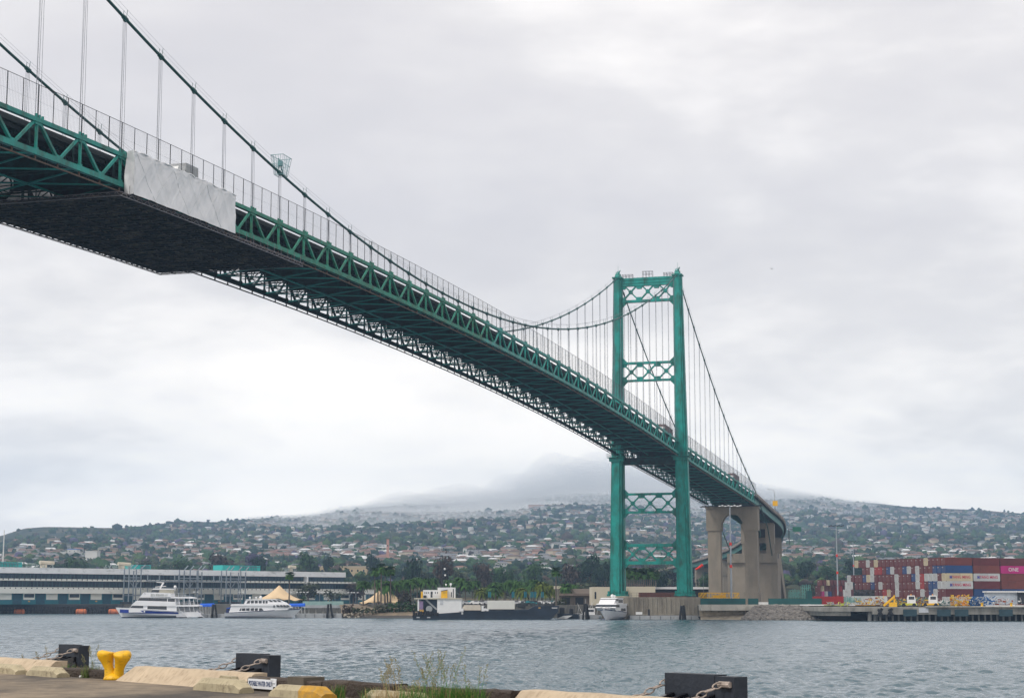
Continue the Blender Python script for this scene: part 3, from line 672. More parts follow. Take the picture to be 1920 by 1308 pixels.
# wheel stops
def stop(px, py, label, L=1.7, yellow=False, rz=0, hh=.215):
    Y = (H-QZ)*F/(py-1126.45)*1.02; p = atz(px, Y, QZ); m = MB(); e = .22; vs = []
    prof = [(-.16, 0), (-.155, hh*.6), (-.08, hh), (.08, hh), (.155, hh*.6), (.16, 0)]; fs = []
    for x, sc in ((-L/2, .45), (-L/2+e, 1), (0, 1), (L/2-e, 1), (L/2, .45)):
        for y, z in prof: vs.append((x, y, z*sc if z > 0 else 0))
    for i in range(4):
        for k in range(6): fs.append((i*6+k, i*6+(k+1) % 6, i*6+6+(k+1) % 6, i*6+6+k))
    fs += [tuple(range(6)), tuple(24+5-k for k in range(6))]; o = m.add(vs, fs).build('wheel_stop', mat('wheel_stop_concrete', (.40, .345, .23), .9, var=.15, scale=3, stain=((.17, .135, .09), 5, .38), bump=.15, bscale=40))
    if yellow:
        m = MB(); vs = []; fs = []
        for x, sc in ((L/2-.75, 1.02), (L/2-e, 1.02), (L/2+.004, .48)):
            for y, z in prof: vs.append((x, y*1.03, z*sc+.003))
        for i in range(2):
            for k in range(5): fs.append((i*6+k, i*6+k+1, i*6+7+k, i*6+6+k))
        fs.append(tuple(12+k for k in range(6))); m.add(vs, fs).build('yellow_end', mat('worn_yellow', (.46, .25, .03), .8, var=.25, scale=5, stain=((.3, .2, .08), 8, .4)), o)
    o.location = p; o.rotation_euler = (0, 0, QA+rz); return tag(o, label, 'wheel stop')
stop(8, 1260, 'pale concrete wheel stop cut by the left edge of the photo', 2.0)
stop(89, 1266, 'pale concrete wheel stop in front of the weeds left of the yellow bollard', 1.65)
stop(418, 1294, 'pale concrete wheel stop at the end of the kerb beside the water sign', 1.75, hh=.24)
stop(566, 1306, 'concrete wheel stop with a worn yellow end', 1.75, yellow=True)
stop(745, 1318, 'wheel stop mostly cut off at the bottom edge below the timber kerb', 1.75)
# bevelled kerb end piece
m = MB(); a = along(440); m.prism([(-.35, 0), (.45, 0), (.30, .26), (-.12, .27)], (a-.1, -.16, 0), (1, 0, 0), (0, 0, 1), (0, 1, 0), .16); tag(inq(m.build('kerb_block', mat('wheel_stop_concrete', (.42, .37, .26)))), 'slanted broken concrete block behind the wheel stop by the water sign', 'block')
# bollard: two horns
bo = empty('mooring_bollard', atz(214, 38.7, QZ), 0, 'bright yellow double horned mooring bollard on the quay edge', 'bollard')
m = MB()
def horn(m, sg, ln):
    T_ = [(0, .075, .155), (.08, .085, .135), (.16, .10, .118), (.26, .122, .104), (.36, .146, .125), (.44, .168, .15), (.505, .186, .182), (.56, .196, .197), (.60, .198, .190), (.622, .198, .160), (.632, .195, .10), (.636, .195, .02)]
    m.tube([(sg*x, 0 if sg < 0 else -.26*z, z*ln) for z, x, r in T_], [r for z, x, r in T_], 22)
horn(m, -1, .98); horn(m, 1, .95)
hb = m.build('horns', mat('bollard_yellow', (.74, .41, .004), .45, var=.10, scale=3, stain=((.05, .035, .015), 11, .33, (1, 1, 2.2)), bump=.15, bscale=30), bo, smooth=True)
m = MB(); m.tube([(0, 0, 0), (0, 0, .05), (0, 0, .15)], [.235, .225, .12], 24); m.build('foot', mat('bollard_yellow', (.80, .47, .004)), bo, smooth=True)
# fenders with chains
PANEL = mat('fender_panel', (.022, .028, .04), .6, var=.25, scale=2, stain=((.10, .11, .13), 3, .16, (2, 2, .4)), bump=.1, bscale=10)
def chainmesh(p0, p1, n, r=.045, w=.016):
    m = MB(); p0 = Vector(p0); p1 = Vector(p1); d = (p1-p0); u = d.normalized(); s1 = u.cross(Vector((0, 0, 1))).normalized(); s2 = u.cross(s1); L = d.length/n
    for i in range(n):
        c = p0+d*((i+.5)/n)+Vector((0, 0, -.25*math.sin(PI*(i+.5)/n)*.35)); sd = s1 if i % 2 else s2; pts = []
        for k in range(9): a = 2*PI*k/8; pts.append(c+u*math.cos(a)*L*.66+sd*math.sin(a)*r)
        m.tube(pts, w, 5, False)
    return m
def fender(px, Y, W_, label, cx=2):
    k = (px-960)/F*CT; p = atz(px, Y, QZ); f = empty('dock_fender', p, QA, label, 'fender', 'black panel fenders along the near quay')
    m = MB(); m.bx(-W_/2, W_/2-.45, 0, .28, -1.6, .56); m.build('panel', PANEL, f)
    m = MB(); m.bx(W_/2-.42, W_/2, -.02, .27, -1.6, .54); m.build('panel_edge', PANEL, f)
    m = MB(); 
    for i in range(4): x = -W_/2+.15+i*.30; m.prism([(0, .26), (0, .06), (-1.25, -.22), (-1.25, -.02)], (x, -.02, 0), (0, 1, 0), (0, 0, 1), (1, 0, 0), .09)
    m.prism([(0, .12), (0, -.5), (-1.3, -.9), (-1.3, -.12)], (-W_/2+.1, -.03, 0), (0, 1, 0), (0, 0, 1), (1, 0, 0), 1.1)
    m.build('rubber_arms', mat('shiny_rubber', (.008, .008, .012), .25, spec=.6), f)
    RU = mat('rusty_chain', (.36, .30, .26), .7, var=.4, scale=12)
    for x, y0, x1 in ((-W_/2-.02, .1, -W_/2-.12), (W_/2-.22, -.08, W_/2-.55)):
        chainmesh((x, y0, .44), (x1, -1.5, .04), 10, .045, .014).build('chain', RU, f); m = MB(); m.tube([(x-.08, y0+.03, .42), (x+.16, y0+.03, .42)], .05, 8); m.build('shackle', RU, f)
    return f
fender(128.5, 46.8, 1.30, 'smallest and farthest black panel fender with chains, left of the bollard')
fender(473, 38.7, 1.45, 'middle black panel fender with rusty chains above the kerb near the water sign')
fender(1312, 27.9, 1.56, 'largest black panel fender at the bottom right with two rusty chains')
# weeds
GR = mat('grass_green', (.055, .17, .02), .8, var=.4, scale=9); GRY = mat('dry_straw', (.36, .27, .13), .9, var=.3, scale=9); SEED = mat('seed_head', (.24, .22, .12), .9, var=.3, scale=30)
def tuft(name, px, py, n, h, spread, m_, label, lean=.4, w=.012, seeds=0, Y=None):
    Y = Y or (H-QZ)*F/(py-1126.45); p = atz(px, Y, QZ); m = MB()
    for i in range(n):
        a = random.uniform(0, 2*PI); r = spread*math.sqrt(random.random()); x, y = r*math.cos(a)*1.3, r*math.sin(a)*.6; hh = h*random.uniform(.5, 1.05); l = lean*hh*random.uniform(.1, 1); a2 = random.uniform(0, 2*PI)
        m.cur = 0 if random.random() > .18 else 1
        pr = None; ww = w*random.uniform(.6, 1.2)
        pts = [Vector((x+math.cos(a2)*l*t*t, y+math.sin(a2)*l*t*t, hh*t*(1-.15*t))) for t in (0, .35, .7, 1)]
        sd = Vector((math.cos(a2+1.2), math.sin(a2+1.2), 0))
        vs = []
        for j, q_ in enumerate(pts): k = ww*(1-.3*j) if j < 3 else .0015; vs += [q_-sd*k/2, q_+sd*k/2]
        m.add(vs, [(0, 1, 3, 2), (2, 3, 5, 4), (4, 5, 7, 6)])
    m.cur = 1
    for i in range(seeds):
        a = random.uniform(0, 2*PI); r = spread*random.random(); hh = h*random.uniform(.9, 2.0); a2 = random.uniform(0, 2*PI); l = .25*hh
        pts = [Vector((r*math.cos(a)*1.6+math.cos(a2)*l*t*t, r*math.sin(a)+math.sin(a2)*l*t*t, hh*t)) for t in (0, .3, .6, .85, 1)]
        m.cur = 0; m.tube(pts, [.004, .0035, .003, .0025, .002], 4, False); m.cur = 2
        for t in np.linspace(.62, 1, 16):
            c = pts[2].lerp(pts[4], (t-.6)/.4) if t > .6 else pts[2]; b = Vector((random.uniform(-1, 1), random.uniform(-1, 1), random.uniform(0, 1))).normalized()*random.uniform(.02, .07)*(1.25-t)*2
            m.bar(c, c+b, .003); m.box(c+b, (.011, .011, .018))
    o = m.build(name, [m_, GRY, SEED]); o.location = p; tag(o, label, 'weeds', kind='stuff'); return o
tuft('grass_tuft', 112, 1258, 130, .30, .20, GR, 'bright green weeds under the farthest fender')
tuft('grass_tuft', 130, 1262, 110, .30, .14, GR, 'small green weeds beside the wheel stop')
tuft('grass_tuft', 172, 1266, 210, .36, .20, mat('grass_olive', (.10, .15, .035), .8, var=.4, scale=9), 'tufted olive grass with dry plumes at the foot of the yellow bollard', .7, seeds=5)
tuft('grass_tuft', 150, 1262, 90, .25, .22, GRY, 'dry straw weeds left of the bollard')
tuft('grass_tuft', 76, 1250, 70, .32, .25, GRY, 'thin dry stalks behind the left wheel stop', seeds=3)
tuft('grass_tuft', 635, 1304, 150, .30, .09, GR, 'little green tuft against the timber kerb')
tuft('grass_tuft', 585, 1290, 60, .15, .12, GR, 'sparse green weeds right of the metal strap')
tuft('grass_tuft', 695, 1312, 120, .32, .14, GR, 'thin green weeds on the timber kerb')
tuft('grass_tuft', 742, 1322, 230, .42, .28, GRY, 'dry brown grass against the timber kerb', .5, seeds=12)
tuft('grass_tuft', 815, 1330, 800, .52, .46, GR, 'dense bright green grass clump at the bottom centre', .5, seeds=22)
tuft('grass_tuft', 866, 1330, 700, .50, .30, GR, 'right part of the green grass by the timber kerb', .6, seeds=4)
for i, (px, py, hh) in enumerate(((1480, 1420, 1.3), (1745, 1400, 1.15), (1655, 1420, 1.3), (1905, 1390, 1.0))):
    tuft('seed_grass', px, py, 3, .30, .05, GRY, ['faint tall stalk right of the largest fender', 'bent green stalk at the bottom right', 'thin pale stalk low at the right', 'slender stalk at the right edge'][i], seeds=2, Y=9.5+i*.3)
for px, py, s_, lb in ((140, 1258, .09, 'pale stone among the weeds under the farthest fender'), (152, 1266, .05, 'small pale stone by the bollard'), (619, 1295, .06, 'white litter scrap by the timber kerb')):
    bm_ = MB(); bm_.sphere((0, 0, s_*.5), s_, 7, 5, .7); o = bm_.build('stone', mat('pale_stone', (.5, .5, .5), .9)); o.location = atz(px, (H-QZ)*F/(py-1126.45), QZ); tag(o, lb, 'stone')
# ================================================================== FAR SHORE: TERMINAL BUILDING
def eps(s): return random.uniform(-s, s)
TA = Vector((gx(0, 784), 784, 0)); TBv = Vector((gx(643, 928), 928, 0)); Td = (TBv-TA).normalized(); TRZ = math.atan2(Td.y, Td.x)
def bl(px): k = (px-960)/F*CT; return (k*TA.y-TA.x)/(Td.x-k*Td.y)
term = empty('terminal_building', TA, TRZ, 'long low passenger terminal with white and dark window bands and teal ground floor', 'building')
BW = mat('terminal_white', (.84, .85, .86), .7, var=.07, scale=.15, stain=((.36, .38, .38), .2, .35, (1, 1, 3)))
BC = mat('terminal_cream', (.78, .78, .72), .75, var=.06, scale=.2, stain=((.36, .36, .33), .15, .3, (1, 1, 3)))
BG = mat('terminal_glass', (.012, .03, .055), .25, var=.6, scale=.5, stain=((.03, .07, .09), .35, .4, (1, 1, .3)))
BT = mat('terminal_teal', (.01, .15, .19), .6, var=.15, scale=.2)
TEA2 = mat('rooftop_teal', (.01, .30, .28), .5, var=.1)
STEEL = mat('gantry_steel', (.22, .26, .30), .5, var=.15)
x0, x1 = bl(-90), bl(643); xr = bl(661); xs_ = bl(700)
def tb(name, m_, a, b, y0, z0, z1, y1=60, par=None): return MB().bx(a, b, y0, y1, z0, z1).build(name, m_, par or term)
tb('roof_fascia', BW, x0, x1, -2.0, 18.1, 20.7); tb('window_band', BG, x0, x1+1, .6, 15.7, 18.1); tb('ledge', BC, x0, xr, -2.6, 14.8, 15.7)
tb('window_band', BG, x0, xr, .6, 12.0, 14.8); 
sp_ = tb('spandrel_band', BC, x0, bl(583), -2.2, 9.1, 11.9); tb('spandrel_band', BC, bl(583)+.02, xs_, -.6, 9.4, 11.9); tb('ground_wall', BT, x0, xs_+2, 0, 4.2, 9.1)
m = MB(); x = x0+2
while x < x1: m.bx(x, x+.18, .45, .62, 12.0, 18.1); x += 1.9
m.build('mullions', mat('mullion_teal', (.05, .13, .15)), term)
m = MB(); x = x0+1
while x < xr:
    m.bx(x, x+.35, -2.75, -2.55, 15.1, 15.75); m.bx(x+1.2, x+1.6, -2.35, -2.15, 11.2, 11.7); x += 2.7
m.build('ledge_brackets', DARK, term)
m = MB()
for px in (583, 570): m.bx(bl(px), bl(px)+.8, -2.2, .8, 11.9, 18.1 if px == 570 else 14.8)
m.build('column', BW, term)
P_ = bl(44)-bl(0); xx = bl(10); i = 0
while xx-P_ > x0: xx -= P_; i -= 1
while xx < xs_:
    pn = MB().bx(xx-2.9, xx+2.9, -.25, .1, 6.3, 9.08).build('panel', BC, term)
    if i % 2: MB().bx(xx-2.5, xx+2.5, -.32, -.24, 7.3, 8.9).build('shutter', BG, pn)
    MB().bx(xx+3.6, xx+P_-3.6, -.12, .1, 4.3, 9.0).build('bay', mat('terminal_navy', (.008, .07, .11), .6, var=.2), term)
    if i % 3 == 1: MB().bx(xx-.3, xx+.5, -.3, 0, 5.3, 5.9).build('notice', mat('orange_notice', (.6, .35, .12)), term)
    xx += P_; i += 1
def roofbox(pa, pb, z, label, lat=True):
    o = empty('rooftop_plant', TA+Td*bl(pa)+Vector((-Td.y, Td.x, 0))*8, TRZ, label, 'rooftop unit', 'teal plant rooms on the terminal roof'); L = bl(pb)-bl(pa)
    MB().bx(0, L, 0, 8, 20.7, z).build('plant_room', TEA2, o); m = MB()
    for j in range(7): x = L*.45+j*L*.07; m.tube([(x, -.8, 20.8), (x, -.8, z-.6), (x, 0, z-.4)], .18, 5)
    m.bx(L*.42, L*.96, -.9, -.6, z-.9, z-.6); m.build('pipes', mat('pipe_dark', (.06, .13, .14)), o)
roofbox(-20, 56, 23.2, 'teal plant room at the left end of the terminal roof'); roofbox(264, 299, 23.0, 'small teal plant room on the middle of the terminal roof'); roofbox(434, 505, 23.6, 'bright teal plant room on the right part of the terminal roof')
for pa, pb, lb in ((60, 118, 'tan cooling ducts and pipe frames beside the left teal plant room'), (212, 262, 'tan cooling duct and pipe frames beside the middle teal plant room'), (545, 572, 'pale roof vents near the right end of the terminal roof')):
    o = empty('rooftop_ducts', TA+Td*bl(pa)+Vector((-Td.y, Td.x, 0))*6, TRZ, lb, 'rooftop unit'); L = bl(pb)-bl(pa); m = MB()
    for j in range(26): a = random.uniform(0, L); h = random.uniform(.6, 2.8); m.bar((a, eps(2)+2, 20.7), (a+eps(.6), 2+eps(2), 20.7+h), .16)
    for j in range(8): a = random.uniform(0, L*.7); h = random.uniform(.8, 2.4); m.bar((a, 2+eps(1.5), 20.7+h), (a+random.uniform(2, 5), 2+eps(1.5), 20.7+h+eps(.3)), .16)
    m.build('pipe_frame', mat('roof_pipe', (.22, .27, .26)), o); m = MB(); m.tube([(L*.5, 2, 23.3), (L*.96, 2, 23.1)], .85, 12); m.bx(L*.55, L*.7, 1, 3, 20.7, 22.4); m.build('duct', mat('tan_duct', (.46, .41, .32)), o)
def gantry(cols, label):
    a = bl(cols[0]); o = empty('boarding_gantry', TA+Td*a+Vector((Td.y, -Td.x, 0))*8, TRZ, label, 'gantry', 'steel boarding gantries in front of the terminal'); m = MB(); m2 = MB()
    for px in cols:
        x = bl(px)-a
        m.bar((x, 0, 4.3), (x, 0, 20.6+eps(1)), .42)
        if px in (cols[0], cols[-1]): m.bar((x, 4, 4.3), (x, 4, 20.6), .42)
        m.bar((x, 0, 20.6), (x+3.5, 2, 22.6), .35)
    X = bl(cols[-1])-a
    for z in (8.3, 11.9, 15.3, 16.6): m2.bar((0, 0, z), (X, 0, z), .38); m2.bar((0, 4, z), (X, 4, z), .38)
    for j in range(int(X/3)): m2.bar((j*3, 0, 11.9 if j % 2 else 15.3), (j*3+3, 0, 15.3 if j % 2 else 11.9), .22)
    m.build('columns', STEEL, o); m2.build('beams', STEEL, o)
    m = MB(); 
    for px in cols[::2]: x = bl(px)-a; m.box((x, 2, 4.9), (2.6, 5.5, .9)); m.tube([(x-.9, 1, 4.5), (x-.9, 3, 4.5)], .4, 8)
    m.build('bogies', DARK, o)
gantry((222.5, 231, 245), 'left steel boarding gantry in front of the terminal, above the catamaran bow')
gantry((326, 337, 352, 359), 'middle steel boarding gantry in front of the terminal, above the catamaran stern')
gantry((405, 413, 428, 441), 'right steel boarding gantry in front of the terminal, left of the cream tent')
o = empty('walkway_frame', TA+Td*bl(262)+Vector((Td.y, -Td.x, 0))*6, TRZ, 'raised steel walkway linking the gantries along the terminal front', 'walkway'); m = MB(); L = bl(405)-bl(262)
for px in (262, 284, 313, 320, 386, 397): x = bl(px)-bl(262); m.bar((x, 0, 15.3), (x, 0, 18.2), .4); m.bar((x, 0, 8.5), (x, 0, 12), .3)
m.bx(0, L, -.6, 1.6, 14.9, 15.4); m.bx(0, L, -.6, 1.6, 11.7, 12.1); m.build('frame', STEEL, o)
# quay wall with piles and orange fenders
m = MB(); m2 = MB(); X0, X1 = -420, gx(232, 800)
for i, x in enumerate(np.arange(X0, X1, 1.6)): m.box((x, 797.2+eps(.2), 1.2), (.55+eps(.1), .7, 3.6+eps(.5)))
m.bx(X0, X1, 797.5, 799.95, 2.9, 4.2); m.bx(X0, X1, 796.9, 797.4, 1.4, 1.9); q_ = m.build('pile_fence', mat('tarred_piles', (.02, .02, .022), .8, var=.6, scale=1.2), None); tag(q_, 'tarred timber pile fendering along the quay of the terminal', 'pile wall')
for px, lb in ((37, 'rust orange cylinder fender at the left of the terminal quay, below the white pickup'), (153, 'rust orange cylinder fender on the terminal quay between the other two'), (214, 'rust orange cylinder fender touching the bow of the catamaran in view')):
    o = empty('orange_fender', (gx(px, 795.6), 795.6, .9), 0, lb, 'fender', 'orange cylinder fenders on the terminal quay'); m = MB(); m.tube([(-2.3, 0, 0), (-2.0, 0, 0), (2.0, 0, 0), (2.3, 0, 0)], [.9, 1.25, 1.25, .9], 16); m.build('cylinder', mat('rust_orange', (.50, .13, .04), .7, var=.3, scale=1.2, stain=((.16, .05, .02), 1.5, .35)), o, smooth=False); m = MB(); [m.tube([(x, 0, 0), (x+.16, 0, 0)], 1.3, 16) for x in (-1.3, 1.15)]; m.build('bands', DARK, o)
def vehicle(px, Y, z, L, col, label, name='pickup_truck', cat='pickup', rz=0, h=1.75):
    o = empty(name, (gx(px, Y), Y, z), rz, label, cat); c = mat('vehicle_'+col[0], col[1], .4, var=.04); m = MB()
    prof = [(-L/2, .45), (L/2, .45), (L/2, 1.0), (L*.28, 1.12), (L*.18, h), (-L*.12, h), (-L*.16, 1.1), (-L/2, 1.1)] if cat == 'pickup' else [(-L/2, .4), (L/2, .4), (L/2, .85), (L*.25, 1.0), (L*.1, h), (-L*.3, h), (-L*.46, 1.0), (-L/2, .9)]
    m.prism(prof, (0, -.9, 0), (1, 0, 0), (0, 0, 1), (0, 1, 0), 1.8); b = m.build('body', c, o)
    MB().bx(-L*.12, L*.16, -.93, .93, 1.12, h-.12).build('windows', GLASS, o)
    for x in (-L*.32, L*.32):
        for y in (-.85, .85): MB().tube([(x, y-.12, .36), (x, y+.12, .36)], .37, 12).build('wheel', BLACK, o)
    return o
vehicle(43, 803, 4.35, 5.4, ('white', (.75, .75, .75)), 'white pickup parked on the quay above the left orange fender')
vehicle(30, 804, 4.35, 4.6, ('dark', (.05, .05, .06)), 'dark car parked behind the white pickup on the quay', 'parked_car', 'car', h=1.5)
# promenade lamps
for i, px in enumerate((367, 452, 541, 560, 573, 599, 611, 628, 656, 667, 692)):
    o = empty('promenade_lamp', (gx(px, 720+i*6), 720+i*6, 4.3), 0, ['promenade lamp above the catamaran stern', 'promenade lamp behind the middle of the white yacht', 'promenade lamp left of the palm trunk by the cream tent', 'promenade lamp just right of the palm trunk by the cream tent', 'promenade lamp at the right foot of the cream tent', 'promenade lamp in front of the dark terminal shutter', 'promenade lamp between two cream terminal panels', 'promenade lamp in front of a cream panel, right of centre of the landing', 'promenade lamp above the right end of the landing', 'promenade lamp near the palms at the terminal end', 'promenade lamp at the right end of the terminal by the double tent'][i], 'lamp post', 'double headed promenade lamps')
    m = MB(); m.tube([(0, 0, 0), (0, 0, 4.6)], .09, 6); m.bar((0, 0, 4.2), (-.7, 0, 5.0), .1); m.bar((0, 0, 4.2), (.7, 0, 5.0), .1); m.build('post', mat('lamp_steel', (.22, .24, .25)), o)
    m = MB(); m.box((-.75, 0, 5.1), (.8, .5, .35)); m.box((.75, 0, 5.1), (.8, .5, .35)); m.build('lamp_heads', WHITE, o)
# ------------------------------------------------------------------ tents
CREAM = mat('tent_canvas', (.62, .46, .28), .8, var=.08, scale=.4)
def tent(pxs, y_eave, y_peak, Y, pl, pr, label, depth=7):
    zb_, = (at(960, y_eave, Y).z,); zp = at(960, y_peak, Y).z; XL, XR = gx(pl, Y), gx(pr, Y); c = (XL+XR)/2; o = empty('tensile_tent', (c, Y, 4.3), 0, label, 'tent'); m = MB(); nx, ny = 56, 16; peaks = [gx(p, Y)-c for p in pxs]; hw = (XR-XL)/2; vs = []; fs = []
    for j in range(ny+1):
        for i in range(nx+1):
            x = -hw+2*hw*i/nx; y = -depth+2*depth*j/ny; h = 0
            for p in peaks: d = math.hypot((x-p)/hw, y/depth*.8); h = max(h, max(0, 1-d/1.05)**1.75)
            sc = 1-.18*(1-abs(2*i/nx-1))*abs(2*j/ny-1); vs.append((x, y*sc, zb_-4.3+(zp-zb_)*h-.5*math.sin(PI*i/nx*4)**2*(abs(2*j/ny-1) > .98)))
    for j in range(ny):
        for i in range(nx): q1 = j*(nx+1)+i; fs.append((q1, q1+1, q1+nx+2, q1+nx+1))
    cv = m.add(vs, fs).build('canopy', CREAM, o, smooth=True); sol = cv.modifiers.new('s', 'SOLIDIFY'); sol.thickness = .12
    m = MB(); [m.tube([(p, 0, 0), (p, 0, zp-4.4)], .12, 6) for p in peaks]; [m.tube([(sx*hw*.97, sy*depth*.8, 0), (sx*hw*.97, sy*depth*.8, zb_-4.35)], .09, 6) for sx in (-1, 1) for sy in (-1, 1)]; m.build('masts', DARK, o)
tent([523], 1123, 1096, 650, 482, 568, 'cream peaked canopy tent behind the white yacht'); tent([710, 730], 1129, 1106, 640, 676, 750, 'cream double peaked tent among the tall palms')
# ------------------------------------------------------------------ boats
def hull(m, L, B, sh, fl=.55, n=16, rake=.12, z0=-.2, bowp=1.9, stern=.9):
    # bow towards -x; sh(t) = sheer height, t from 0 at the bow
    vs = []; fs = []
    for i in range(n+1):
        t = i/n; w = B/2*(1-(1-min(1, t/.55))**bowp) if t < .55 else B/2*(1-(1-stern)*((t-.55)/.45)**2); w = max(w, .03); x0 = -L/2+L*t; r = rake*L*(1-t)**3
        s_ = sh(t)
        for z, k, dx in ((z0, fl*.35, r), (s_*.35, fl+.2*t, r*.6), (s_*.8, .93, r*.15), (s_, 1, 0)):
            for sg in (-1, 1): vs.append((x0+dx, sg*w*k, z))
    for i in range(n):
        a = i*8; b = a+8
        for k in range(3):
            for sg in (0, 1): p = k*2+sg; fs.append((a+p, a+p+2, b+p+2, b+p))
        fs.append((a+6, a+7, b+7, b+6)); fs.append((a, a+1, b+1, b))
    fs.append((0, 1, 3, 5, 7, 6, 4, 2)); e_ = n*8; fs.append((e_, e_+2, e_+4, e_+6, e_+7, e_+5, e_+3, e_+1)); return m.add(vs, fs)
def stripe(m, L, B, f0, f1, z0, z1, bowp=1.9, n=20, off=.03, fl=0.93):
    for sg in (-1, 1):
        vs = []; 
        for i in range(n+1):
            t = f0+(f1-f0)*i/n; w = B/2*(1-(1-min(1, t/.55))**bowp) if t < .55 else B/2*(1-.1*((t-.55)/.45)**2); w = max(w, .03)
            vs += [(-L/2+L*t, sg*(w*fl+off), z0(t)), (-L/2+L*t, sg*(w*1+off), z1(t))]
        m.add(vs, [(2*i, 2*i+1, 2*i+3, 2*i+2) for i in range(n)])
    return m
def rail(m, pts, h, step=1.2):
    for a, b in zip(pts[:-1], pts[1:]):
        a = Vector(a); b = Vector(b); n = max(1, int((b-a).length/step))
        for k in (h, h*.5): m.bar(a+Vector((0, 0, k)), b+Vector((0, 0, k)), .06)
        for i in range(n+1): p = a.lerp(b, i/n); m.bar(p, p+Vector((0, 0, h)), .05)
# catamaran; side coordinates read from an enlarged view: (x, y) -> local metres
Yc = 602; mc = Yc*CT/F/10.105
cat = empty('catamaran_ferry', (gx(297, Yc), Yc, 0), 0, 'large white catamaran ferry with a deep blue stripe, moored left of the white yacht', 'boat'); cx0 = (297-210)*10.105
def cs(pts): return [((x-cx0)*mc, (792-y)*mc) for x, y in pts]
def sprism(poly, hw, name, m_, par, f=cs): m = MB(); m.prism(f(poly), (0, -hw, 0), (1, 0, 0), (0, 0, 1), (0, 1, 0), 2*hw); return m.build(name, m_, par)
Lc = 26; sh = lambda t: 3.5-1.35*t
m = MB(); hull(m, 24, 8.6, sh, rake=.10, fl=.7); hc = m.build('hull', WHITEB, cat); hc.location = (-2.6, 0, 0)
m = MB(); stripe(m, 24, 8.6, .07, .93, lambda t: sh(t)*.50+.2*t, lambda t: sh(t)*.84); s_ = m.build('blue_stripe', mat('hull_blue', (.012, .035, .27), .35, var=.3, scale=.4), hc)
m = MB(); stripe(m, 24, 8.6, .10, 1, lambda t: -.05, lambda t: .3, off=.0, fl=.8); m.build('boot_top', NAVY, hc)
sprism([(370, 622), (430, 556), (1270, 570), (1270, 690), (370, 690)], 3.9, 'lower_cabin', WHITEB, cat); sprism([(392, 605), (430, 566), (640, 560), (640, 612)], 3.93, 'window', GLASS, cat); sprism([(720, 565), (1082, 572), (1082, 640), (720, 628)], 3.93, 'window', GLASS, cat)
sprism([(418, 555), (500, 478), (1245, 500), (1260, 578), (420, 562)], 4.15, 'middle_deck', WHITEB, cat); sprism([(505, 478), (570, 412), (1240, 425), (1240, 500)], 3.5, 'upper_cabin', WHITEB, cat); sprism([(520, 470), (565, 420), (1082, 430), (1082, 486)], 3.53, 'window', GLASS, cat); sprism([(1095, 432), (1225, 434), (1228, 492), (1095, 488)], 3.53, 'window', GLASS, cat)
sprism([(558, 412), (640, 318), (830, 318), (1140, 332), (1150, 408)], 3.8, 'bulwark', WHITEB, cat); sprism([(1150, 408), (1180, 398), (1450, 396), (1575, 415), (1580, 432), (1160, 424)], 3.9, 'aft_roof', WHITEB, cat); sprism([(1245, 556), (1600, 545), (1680, 562), (1678, 580), (1250, 580)], 4.1, 'aft_deck', WHITEB, cat)
m = MB()
for x in (1300, 1400, 1500, 1575):
    for yy in (-3.6, 3.6): p = cs([(x, 424), (x+20, 550), (x, 575), (x+30, 700)]); m.bar((p[0][0], yy, p[0][1]), (p[1][0], yy, p[1][1]), .14); m.bar((p[2][0], yy, p[2][1]), (p[3][0], yy, p[3][1]), .14)
a_, b_ = cs([(1250, 550), (1600, 545)]); rail(m, [(a_[0], -3.9, a_[1]), (b_[0], -3.9, b_[1])], 1.0); a_, b_ = cs([(1160, 400), (1430, 398)]); rail(m, [(a_[0], -3.6, a_[1]), (b_[0], -3.6, b_[1])], 1.1); m.build('posts', WHITEB, cat)
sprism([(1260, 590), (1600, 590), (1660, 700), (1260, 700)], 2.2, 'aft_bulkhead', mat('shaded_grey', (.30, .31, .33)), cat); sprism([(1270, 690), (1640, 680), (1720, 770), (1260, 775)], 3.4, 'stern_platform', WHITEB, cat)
m = MB(); [m.bar((cs([(x, 660)])[0][0], yy, cs([(x, 660)])[0][1]), (cs([(x+150, 780)])[0][0], yy, .1), .18) for x in (1340, 1640) for yy in (-3.8, 3.0)]; m.build('stern_ladder', WHITEB, cat)
sprism([(760, 262), (830, 240), (1180, 250), (1180, 268)], 2.2, 'flybridge_roof', WHITE, cat); sprism([(770, 268), (900, 268), (900, 318), (760, 318)], 1.8, 'bridge_window', GLASS, cat); sprism([(905, 268), (1160, 268), (1160, 335), (905, 330)], 1.6, 'bridge_cabin', mat('cream_cabin', (.5, .47, .38)), cat)
m = MB(); p = cs([(900, 245), (965, 135), (850, 130), (1000, 200), (830, 215)]); m.bar((p[0][0], 0, p[0][1]), (p[1][0], 0, p[1][1]), .5); m.bar((p[2][0], -1, p[2][1]+.1), (p[1][0], 1, p[1][1]), .3); m.bar((p[4][0], -1.2, p[4][1]), (p[3][0], 1.2, p[3][1]), .25); m.build('radar_mast', WHITE, cat)
p = cs([(1188, 215)])[0]; m = MB(); m.sphere((p[0], 0, p[1]), .5, sz=1.15); m.tube([(p[0], 0, p[1]-1.3), (p[0], 0, p[1])], .12, 6); m.build('radome', WHITE, cat, smooth=True)
m = MB(); a_, b_ = cs([(120, 600), (420, 610)]); rail(m, [(a_[0], -.2, 3.3), (b_[0], -3.2, 3.0)], 1.0); m.build('bow_rail', ROPE, cat)
p = cs([(790, 365), (660, 350), (668, 672)])
